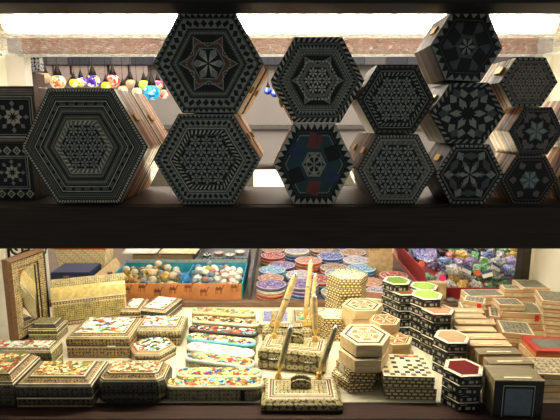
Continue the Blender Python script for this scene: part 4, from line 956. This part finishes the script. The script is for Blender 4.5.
def plate_mesh(c, Rr):
    if (c, Rr) in PLM: return PLM[(c, Rr)]
    g, pal, rim = G[c]
    b = MB(); b.lathe([(Rr * .82, 0), (Rr * .9, .001), (Rr, .006), (Rr * 1.0, .012), (Rr * .97, .0135), (Rr * .9, .0132)], [1, 1, 1, 2, 2], 28, cap0=1)
    n = 28
    for (r0, r1, m) in ((.9, .72, 0), (.72, .68, 2), (.68, .36, 0), (.36, .32, 1), (.32, .001, 0)):
        for k in range(n):
            a0, a1 = 2 * math.pi * k / n, 2 * math.pi * (k + 1) / n
            f = lambda r, a: (Rr * r * math.cos(a), Rr * r * math.sin(a), .0132 - .0006 * (1 - r))
            b.face([f(r0, a0), f(r0, a1), f(r1, a1), f(r1, a0)], m)
    o = b.build('ceramic_plate', [glaze(c + ' plate glaze', g, pal, 60), flat(c + ' plate side', rim, .2), flat(c + ' plate rim', tuple(x * .5 + .4 for x in rim[:3]) + (1,), .2)], smooth=40)
    PLM[(c, Rr)] = o.data; bpy.data.objects.remove(o)
    return PLM[(c, Rr)]
plates = [ # px, py of top centre, list of colours bottom->top, R, where
    (259, 289, ['orange', 'orange', 'pale', 'purple'], .056, 'in the stack beside the divider closest to the pencil boxes'),
    (256, 281, ['teal', 'red', 'orange'], .052, 'in the stack tucked behind the orange and white stack'),
    (263, 268.5, ['lblue', 'lblue', 'lblue'], .056, 'in the sky blue stack beside the divider'),
    (265, 257, ['tan', 'orange', 'red'], .056, 'in the stack deepest beside the divider'),
    (288, 257, ['blue', 'blue', 'blue', 'pale'], .056, 'in the stack behind the leaning pen'),
    (287, 267, ['purple', 'purple'], .058, 'in the purple pair behind the leaning pen'),
    (287, 278, ['blue', 'pale'], .060, 'in the low stack crossed by the leaning pen'),
    (290, 290, ['blue', 'blue', 'purple', 'purple'], .058, 'in the stack just behind the pen stands'),
    (313, 263, ['orange', 'orange', 'orange'], .060, 'in the orange stack behind the tallest pen'),
    (314, 279, ['teal', 'teal', 'red'], .056, 'in the teal stack behind the slim pens'),
    (318, 294, ['blue', 'pale'], .054, 'in the low stack between pens and pale lattice stack'),
    (336, 257, ['blue', 'blue', 'blue'], .062, 'in the stack behind the pale lattice stack'),
    (340, 267, ['red', 'tan'], .060, 'in the pair half hidden by the pale lattice stack'),
    (357, 260, ['blue', 'purple', 'pale'], .060, 'in the stack between pale lattice stack and brown plates'),
    (370, 266, ['blue', 'blue', 'lblue'], .060, 'in the stack in the middle of the plate bed'),
    (378, 257, ['tan', 'orange', 'tan'], .062, 'in the brown stack before the cardboard'),
    (390, 270, ['blue', 'blue', 'lblue'], .060, 'in the stack behind the dark green lid'),
    (406, 273, ['purple', 'blue', 'red'], .056, 'in the stack at the corner of the cardboard'),
    (376, 281, ['tan', 'orange'], .056, 'in the pair over the tan brown lid box'),
    (378, 291, ['purple', 'pale'], .056, 'in the pair beside the dark green lid'),
    (270, 249.5, ['red', 'tan'], .055, 'in the far row below the beam by the divider'),
    (298, 250, ['red', 'purple'], .055, 'in the far row below the beam behind the pens'),
    (322, 249.5, ['blue', 'tan', 'tan'], .055, 'in the far row below the beam behind the orange stack'),
    (350, 250, ['lblue', 'blue'], .055, 'in the far row below the beam beyond the middle plates'),
]
placed = []
for px, py, cl, Rr, where in plates:
    n_ = len(cl); zt = n_ * .0138
    Yp = at_z(px, py, zt)[1]; Xp = x_of(px, Yp, zt)
    zb = .0004
    for (a, c, rr, q) in placed:
        if math.hypot(a - Xp, c - Yp) < (Rr + rr) * .985: zb = max(zb, 0)
    placed.append([Xp, Yp, Rr, zt])
# push overlapping stacks apart a little
for it in range(200):
    for i in range(len(placed)):
        for j in range(i + 1, len(placed)):
            A, B = placed[i], placed[j]; dx, dy = B[0] - A[0], B[1] - A[1]; dd = math.hypot(dx, dy); mn = A[2] + B[2] + .002
            if dd < mn:
                k = (mn - dd) / 2 / max(dd, 1e-4)
                A[0] -= dx * k; A[1] -= dy * k; B[0] += dx * k; B[1] += dy * k
    for A in placed:
        A[1] = max(A[1], 1.662 + A[2]); A[0] = min(A[0], (.507 if A[1] < 1.95 else .40) - A[2]); A[0] = max(A[0], dv.dimensions.x + x_of(248, 1.70, .05) + .016 + A[2])
for (Xp, Yp, Rr, zt), (px, py, cl, _, where) in zip(placed, plates):
    for i, c in enumerate(cl):
        o = bpy.data.objects.new('ceramic_plate', plate_mesh(c, Rr)); COL.objects.link(o)
        top = i == len(cl) - 1
        o.location = (Xp + (0 if top else random.uniform(-.001, .001)), Yp, .0004 + i * .0138); o.rotation_euler = (0, 0, random.uniform(0, 6))
        w = 'topmost' if top else 'bottom' if i == 0 else ORD[i]
        tag(o, '%s %s plate %s' % (w, WORDC[c], where), 'plate', 'painted ceramic plates')
# cardboard flap box and red tray
KR = flat('kraft card', rgb(206, 176, 130), .7)
rt = thing('red_tray', 'dark red cardboard tray full of bagged trinkets before the dark post', 'tray', (0, 0, .0004))
REDC = flat('dark red card', rgb(168, 44, 52), .55, vs=20)
X0, X1, Yf, Yk, hz = .545, 1.18, 1.70, 2.44, .045
b = MB(); b.box(X0, X1, Yf, Yf + .004, 0, hz); b.build('front_panel', REDC, rt)
b = MB(); b.box(X0, X1, Yf + .004, Yk, 0, .004); b.box(X0, X1, Yk, Yk + .004, 0, hz); b.build('base_panel', REDC, rt)
b = MB(); b.box(X1 - .004, X1, Yf + .004, Yk, .004, hz); b.build('side_panel', REDC, rt)
b = MB(); b.loft([[(X0, Yf, .02), (X0, Yk, .02), (X0 - .003, Yk, .02), (X0 - .003, Yf, .02)], [(X0 - .03, Yf - .02, .118), (X0 - .03, Yk, .118), (X0 - .033, Yk, .118), (X0 - .033, Yf - .02, .118)]], 0, 0, 0); fl = b.build('open_flap', REDC, rt)
def lab_q(u, v): # point on the flap
    p = Vector((X0, Yf, .02)); a = Vector((X0 - .03, Yf - .02, .118)); k = Vector((X0, Yk, .02)); return tuple(p + (a - p) * v + (k - p) * u + Vector((.0014, 0, .0006)))
b = MB(); b.face([lab_q(.10, .45), lab_q(.18, .30), lab_q(.26, .5), lab_q(.18, .68)]); b.build('diamond_label', flat('white card', rgb(248, 246, 240), .5, var=0), fl)
cb = thing('kraft_carton', 'open beige cardboard carton behind the green lids', 'box', (x_of(383, 1.98, .06), 2.03, .0004), D2R(-12))
b = MB(); b.box(-.05, .05, -.06, -.057, 0, .105); b.box(-.05, -.047, -.057, .08, 0, .105); b.box(-.05, .05, -.057, .08, 0, .003); b.box(-.047, .05, .077, .08, .003, .105); b.box(.047, .05, -.057, .077, .003, .105); b.build('carton_wall', KR, cb)
b = MB(); b.loft([[(.05, -.057, .105), (.05, .08, .105), (.052, .08, .105), (.052, -.057, .105)], [(.07, -.057, .070), (.07, .08, .070), (.072, .08, .072), (.072, -.057, .072)]], 0, 0, 0); b.build('open_flap', KR, cb)
ct = sbox('kraft_block', x_of(428, 1.668, .05), x_of(446, 1.668, .05), 1.664, 1.694, .0004, .075, KR, None); tag(ct, 'beige cardboard corner standing between green lid and red tray', 'box')
b = MB(); b.lathe([(.018, 0), (.02, .004), (.016, .008), (.008, .009)], 0, 18, cap0=0, cap1=0); tag(b.build('metal_disc', flat('pewter', rgb(110, 108, 104), .35, .5), smooth=40, loc=(x_of(451, 1.645, .02), 1.645, .0165)), 'small grey metal disc on the batten under the red tray', 'disc')
# bagged trinkets
def lump(name, m, Rr, label, cat, group, loc, seed, sz=(1, 1, .75)):
    rnd = random.Random(seed); bm = bmesh.new(); bmesh.ops.create_icosphere(bm, subdivisions=3, radius=Rr)
    ph = [rnd.uniform(0, 6) for _ in range(6)]
    for v in bm.verts:
        c = v.co.normalized(); k = 1 + .17 * math.sin(c.x * 5 + ph[0]) * math.cos(c.y * 6 + ph[1]) + .10 * math.sin(c.z * 8 + ph[2] + c.x * 4) + .05 * math.sin(c.y * 17 + ph[3] + c.z * 11)
        v.co = Vector((v.co.x * k * sz[0], v.co.y * k * sz[1], v.co.z * k * sz[2]))
    me = bpy.data.meshes.new(name); bm.to_mesh(me); bm.free(); me.materials.append(m)
    for p in me.polygons: p.use_smooth = rnd.random() < .8
    o = bpy.data.objects.new(name, me); COL.objects.link(o); o.location = loc; o.rotation_euler = (0, 0, rnd.uniform(0, 6)); return tag(o, label, cat, group)
def bagm(name, c, c2):
    if name in MATS: return MATS[name]
    m, t, b = nt(name); v = coords(t, 'Object')
    n = N(t, 'ShaderNodeTexNoise', Scale=45.0, Detail=4.0, Distortion=1.5); t.links.new(v, n.inputs['Vector'])
    vo = N(t, 'ShaderNodeTexVoronoi', Scale=130.0); t.links.new(v, vo.inputs['Vector'])
    r0 = ramp(t, [(.2, c), (.6, c2)]); t.links.new(vo.outputs['Distance'], r0.inputs[0])
    r = ramp(t, [(.55, (0, 0, 0, 1)), (.68, (1, 1, 1, 1))]); t.links.new(n.outputs[0], r.inputs[0])
    t.links.new(mix(t, r.outputs[0], r0.outputs[0], rgb(226, 226, 222)), b.inputs['Base Color']); b.inputs['Roughness'].default_value = .12
    bp = N(t, 'ShaderNodeBump', Strength=.5, Distance=.004); t.links.new(n.outputs[0], bp.inputs['Height']); t.links.new(bp.outputs[0], b.inputs['Normal'])
    MATS[name] = m
    return m
BG = [('purple', rgb(80, 60, 110), rgb(150, 130, 180)), ('green', rgb(40, 110, 70), rgb(130, 190, 140)), ('silver', rgb(120, 120, 122), rgb(200, 200, 196)), ('lavender', rgb(120, 110, 180), rgb(190, 180, 220)), ('gold', rgb(170, 120, 40), rgb(230, 200, 110)), ('dark', rgb(34, 34, 40), rgb(90, 84, 90)), ('blue', rgb(40, 60, 130), rgb(130, 150, 200)), ('red', rgb(150, 40, 44), rgb(220, 110, 100))]
random.seed(21)
cm = {k: (a, c) for k, a, c in BG}
kk = 0
MIXB = ['silver', 'purple', 'green', 'dark', 'silver', 'lavender', 'blue', 'purple', 'green', 'silver', 'red', 'dark', 'gold']
for lay in range(2):
    for j in range(7):
        for i in range(12):
            x, y = X0 + .036 + i * .0522 + lay * .026, Yf + .054 + j * .098 + lay * .03
            if math.hypot(x - .605, y - 1.98) < .085: continue
            if x > X1 - .036 or x > .484 * (y * CT + .1) + .05: continue
            c = random.choice(MIXB)
            if lay and j == 0 and random.random() < .4: continue
            if j < 2 and i < 6: c = ('green', 'silver', 'gold', 'silver', 'green', 'green')[i] if not lay else random.choice(('silver', 'green', 'purple', 'blue'))
            Rr = random.uniform(.0255, .0285)
            lump('trinket_bag', bagm('bag of %s trinkets' % c, *cm[c]), Rr, 'clear plastic bag of %s trinkets heaped in the red tray' % c, 'bag', 'bags of %s trinkets' % c, (x, y, .0046 + Rr * 1.02 + lay * .052), kk, (.70, 1.22, .86)); kk += 1
for px, py, c, lab in ((421.5, 264, rgb(236, 110, 60), 'orange round tag by the lavender plate above the red tray flap'), (477.5, 273, rgb(236, 100, 50), 'orange round tag among the bags in the middle of the red tray'), (442.5, 278, rgb(230, 50, 130), 'pink tag over the front of the red tray'), (484.5, 261, rgb(110, 196, 60), 'bright green round tag among dark bags')):
    zt = .112; Yp = at_z(px, py, zt)[1]; b = MB(); b.lathe([(.012, 0), (.0125, .0015), (.012, .003)], 0, 18, cap0=0, cap1=0)
    o = b.build('round_tag', flat('tag ' + lab[:12], c, .5, var=.03), loc=(x_of(px, Yp, zt), Yp, zt)); o.rotation_euler = (D2R(50), 0, 0); tag(o, lab, 'tag')
for px, py, rot, lab in ((467, 270, 25, 'white and blue label card beside the silver bag'), (487, 274, -15, 'white and dark label card beside the green bag'), (496, 267, 30, 'white label card high among the purple bags')):
    zt = .112; Yp = at_z(px, py, zt)[1]; b = MB(); b.box(-.018, .018, -.0005, .0005, -.012, .012, 0); b.face([(-.018, -.0008, .002), (.018, -.0008, .002), (.018, -.0008, .012), (-.018, -.0008, .012)], 1)
    o = b.build('label_card', [flat('white card', rgb(248, 246, 240), .5, var=0), flat('blue print', rgb(70, 100, 170), .5)], loc=(x_of(px, Yp, zt), Yp, zt)); o.rotation_euler = (D2R(-35), D2R(rot), 0); tag(o, lab, 'label')
Yp = 1.98
b = MB(); b.lathe([(.022, 0), (.03, .002), (.052, .010), (.051, .012), (.028, .005)], 0, 24, cap0=0, cap1=0); o = b.build('ceramic_plate', glaze('lavender plate', rgb(150, 150, 206), [rgb(220, 214, 236), rgb(90, 90, 170), rgb(196, 120, 150)], 40), smooth=50, loc=(x_of(424, Yp, .1), Yp, .098)); o.rotation_euler = (D2R(40), D2R(8), 0); tag(o, 'lavender plate propped up above the red tray flap', 'plate')

# ------------------------------------------------------------------ shop room behind: hanging mosaic lamps
def mosaic(name, c):
    if name in MATS: return MATS[name]
    m, t, b = nt(name); v = coords(t, 'Object')
    vo = N(t, 'ShaderNodeTexVoronoi', Scale=42.0); t.links.new(v, vo.inputs['Vector'])
    sp = t.nodes.new('ShaderNodeSeparateColor'); t.links.new(vo.outputs['Color'], sp.inputs[0])
    r = ramp(t, [(i / len(c), q) for i, q in enumerate(c)], 'CONSTANT'); t.links.new(sp.outputs[0], r.inputs[0])
    t.links.new(r.outputs[0], b.inputs['Base Color']); t.links.new(r.outputs[0], b.inputs['Emission Color']); b.inputs['Emission Strength'].default_value = .75
    MATS[name] = m
    return m
AMB = [rgb(240, 180, 110), rgb(250, 224, 180), rgb(200, 110, 60), rgb(250, 230, 190)]
LM = {'blue': [rgb(60, 90, 220), rgb(170, 190, 250), rgb(30, 40, 120)], 'amber': AMB, 'beige': [rgb(206, 166, 130), rgb(190, 150, 116)], 'yellow': [rgb(250, 220, 60), rgb(250, 200, 40), rgb(240, 240, 170)],
      'violet': [rgb(110, 60, 190), rgb(250, 240, 250), rgb(60, 40, 140), rgb(240, 220, 120)], 'red': [rgb(230, 70, 50), rgb(250, 150, 110), rgb(250, 230, 210)], 'lime': [rgb(180, 240, 60), rgb(220, 250, 130)], 'pink': [rgb(236, 80, 140), rgb(250, 200, 150)], 'cyan': [rgb(60, 190, 230), rgb(180, 240, 250), rgb(30, 130, 190)], 'white': [rgb(250, 240, 220), rgb(250, 200, 120), rgb(250, 250, 250)]}
lamps = [(35.5, 84, 4.6, 'blue', 'nearest the patterned cushion'), (45, 78, 5.6, 'beige', 'plain globe between blue and amber'), (58, 82, 7.5, 'amber', 'next to the plain beige globe'), (74, 83, 4.5, 'yellow', 'beside a violet one'), (81, 82, 5, 'violet', 'small and beside the yellow one'), (93, 81, 6.8, 'violet', 'large and white speckled'), (106, 86, 4.6, 'yellow', 'behind the large speckled violet one'), (113, 81, 6.8, 'red', 'large and speckled with white'), (123, 90, 4.8, 'amber', 'low beside the large red one'), (137, 92, 4.8, 'white', 'low beside the large cyan one'), (131, 84, 5, 'beige', 'plain and dim behind the white one'), (144, 85, 5.2, 'lime', 'above the large cyan one'), (152, 92.5, 8, 'cyan', 'large and low'), (158, 85, 5, 'pink', 'beside the lime one'), (164, 94, 5, 'red', 'small beside the large cyan one'), (268, 91, 4, 'blue', 'small in the gap between star hexagons'), (275, 93, 4.6, 'blue', 'middle of three in the gap between star hexagons'), (283, 92, 4, 'cyan', 'small in the gap between star hexagons'), (249, 88, 4.5, 'amber', 'hidden behind the striped hexagon side'), (178, 88, 5, 'amber', 'hidden behind the dark star hexagon')]
DKM = flat('dark lamp metal', rgb(50, 42, 38), .4, .6)
for i, (px, py, rp, c, wd) in enumerate(lamps):
    Yl = 3.9 + .12 * (i % 3); x, z = at_y(px, py, Yl); s = rp * (Yl * .99) / F
    T = thing('mosaic_lamp', '%s mosaic glass hanging lamp, %s' % (c, wd), 'lamp', (x, Yl, z))
    b = MB(); b.lathe([(s * math.cos(a), s * math.sin(a) * .92) for a in [-1.45 + 2.75 * j / 10 for j in range(11)]], 0, 18, cap0=0, cap1=0); b.build('glass_globe', mosaic('%s mosaic glass' % c, LM[c]), T, 60)
    b = MB(); b.lathe([(s * .5, s * .8), (s * .55, s * .9), (s * .34, s * 1.5), (s * .14, s * 2.1), (s * .05, s * 2.4)], 0, 14, cap0=0, cap1=0); b.build('metal_cap', DKM, T, 50)
    b = MB(); b.tube([(0, 0, s * 2.35), (0, 0, 1.60 - z)], .002, 0, 6); b.build('chain', DKM, T)
rl = thing('lamp_rail', 'dark ceiling rail from which the mosaic lamps hang', 'rail', (0, 4.02, 1.6)); 
for y in (-.12, 0, .12):
    b = MB(); b.box(-2.6, 2.6, y - .008, y + .008, 0.001, .016); b.build('bar', DKM, rl)
for x in (-2, 0, 2):
    b = MB(); b.box(x - .01, x + .01, -.13, .13, .016, .026); b.tube([(x, 0, .026), (x, 0, .298)], .01, 0, 8); b.build('hanger_rod', DKM, rl)
# dark cabinet line and pale panels on the far wall
ux = thing('wall_cabinet', 'long dark grey cabinet high on the far shop wall', 'cabinet', (0, 4.86, 1.155)); b = MB(); b.box(-2.4, 2.4, -.05, .038, 0, .17); b.build('carcass', flat('dark grey cabinet paint', rgb(92, 90, 96), .5, var=.25, vs=12), ux)
for i in range(24):
    x = -2.4 + i * .2; b = MB(); b.box(x + .004, x + .196, -.062, -.051, .006, .164); b.build('door', flat('cabinet door grey %d' % (i % 3), (rgb(84, 84, 92), rgb(112, 108, 110), rgb(70, 70, 80))[i % 3], .4), ux)
for i, px in enumerate((42, 62, 78, 97, 118, 138)):
    x, z = at_y(px, 71, 4.8); T = thing('hanging_panel', 'pale pinkish hanging panel on the far wall, %s along from the patterned cushion' % ('first', 'second', 'third', 'fourth', 'fifth', 'sixth')[i], 'panel', (x, 4.82, z - .1)); b = MB(); top = 1.152 - (z - .1)
    b.loft([[(-.085, y, top), (-.085, y, .07), (-.03, y, 0), (.03, y, 0), (.085, y, .07), (.085, y, top)] for y in (0, .02)], 0, 0, 0); b.build('board', flat('pinkish grey panel', rgb(196, 174, 166), .5), T)
x, z = at_y(30.5, 61.5, 3.2)
T = thing('patterned_cushion', 'black and white patterned cushion on a dark cupboard beyond the case', 'cushion', (x, 3.2, z - .065)); b = MB()
b.loft([[(px_ * .07, -.02 + yy, .065 + pz * .065) for px_, pz in ((-1, -1), (1, -1), (1, 1), (-1, 1))] for yy in (0, .03, .05)], 0, 0, 0); b.build('cover', khatam('black white print', rgb(24, 24, 26), rgb(200, 200, 196), rgb(236, 234, 228), 46), T, bevel=.008)
cu_ = thing('dark_cupboard', 'dark brown cupboard under the patterned cushion', 'cupboard', (x, 3.24, -.9)); b = MB(); b.box(-.075, .005, -.08, .12, 0, z - .066 + .9); b.build('carcass', wood('dark cupboard wood', rgb(70, 56, 50), rgb(104, 86, 76), .5), cu_)
b = MB(); b.box(-.068, -.002, -.092, -.081, .05, z + .9 - .09); b.build('door', wood('dark cupboard wood', rgb(70, 56, 50), rgb(104, 86, 76), .5), cu_)

# ------------------------------------------------------------------ lights
def area(name, loc, rot, sx, sy, p, col):
    l = bpy.data.lights.new(name, 'AREA'); l.shape = 'RECTANGLE'; l.size = sx; l.size_y = sy; l.energy = p; l.color = col
    o = bpy.data.objects.new(name, l); COL.objects.link(o); o.location = loc; o.rotation_euler = rot
    return o
area('added_room_light', (0, 3.2, 1.88), (0, 0, 0), 3.5, 1.6, 85, (1, .93, .84))  # added light for the shop room and rear counter, no fixture modelled
area('added_wall_fill', (0, 4.35, 1.86), (D2R(35), 0, 0), 5.5, .25, 24, (1, .92, .86))  # added fill that brightens the far wall and its panels, no fixture there
wd = bpy.data.worlds.new('street_dusk'); SC.world = wd; wd.use_nodes = True
bg = wd.node_tree.nodes['Background']; bg.inputs[0].default_value = (.92, 1, .95, 1); bg.inputs[1].default_value = .13

SC.view_settings.view_transform = 'Standard'; SC.view_settings.look = 'None'
SC.view_settings.exposure = 0.0; SC.view_settings.gamma = 1.0; SC.view_settings.use_curve_mapping = False
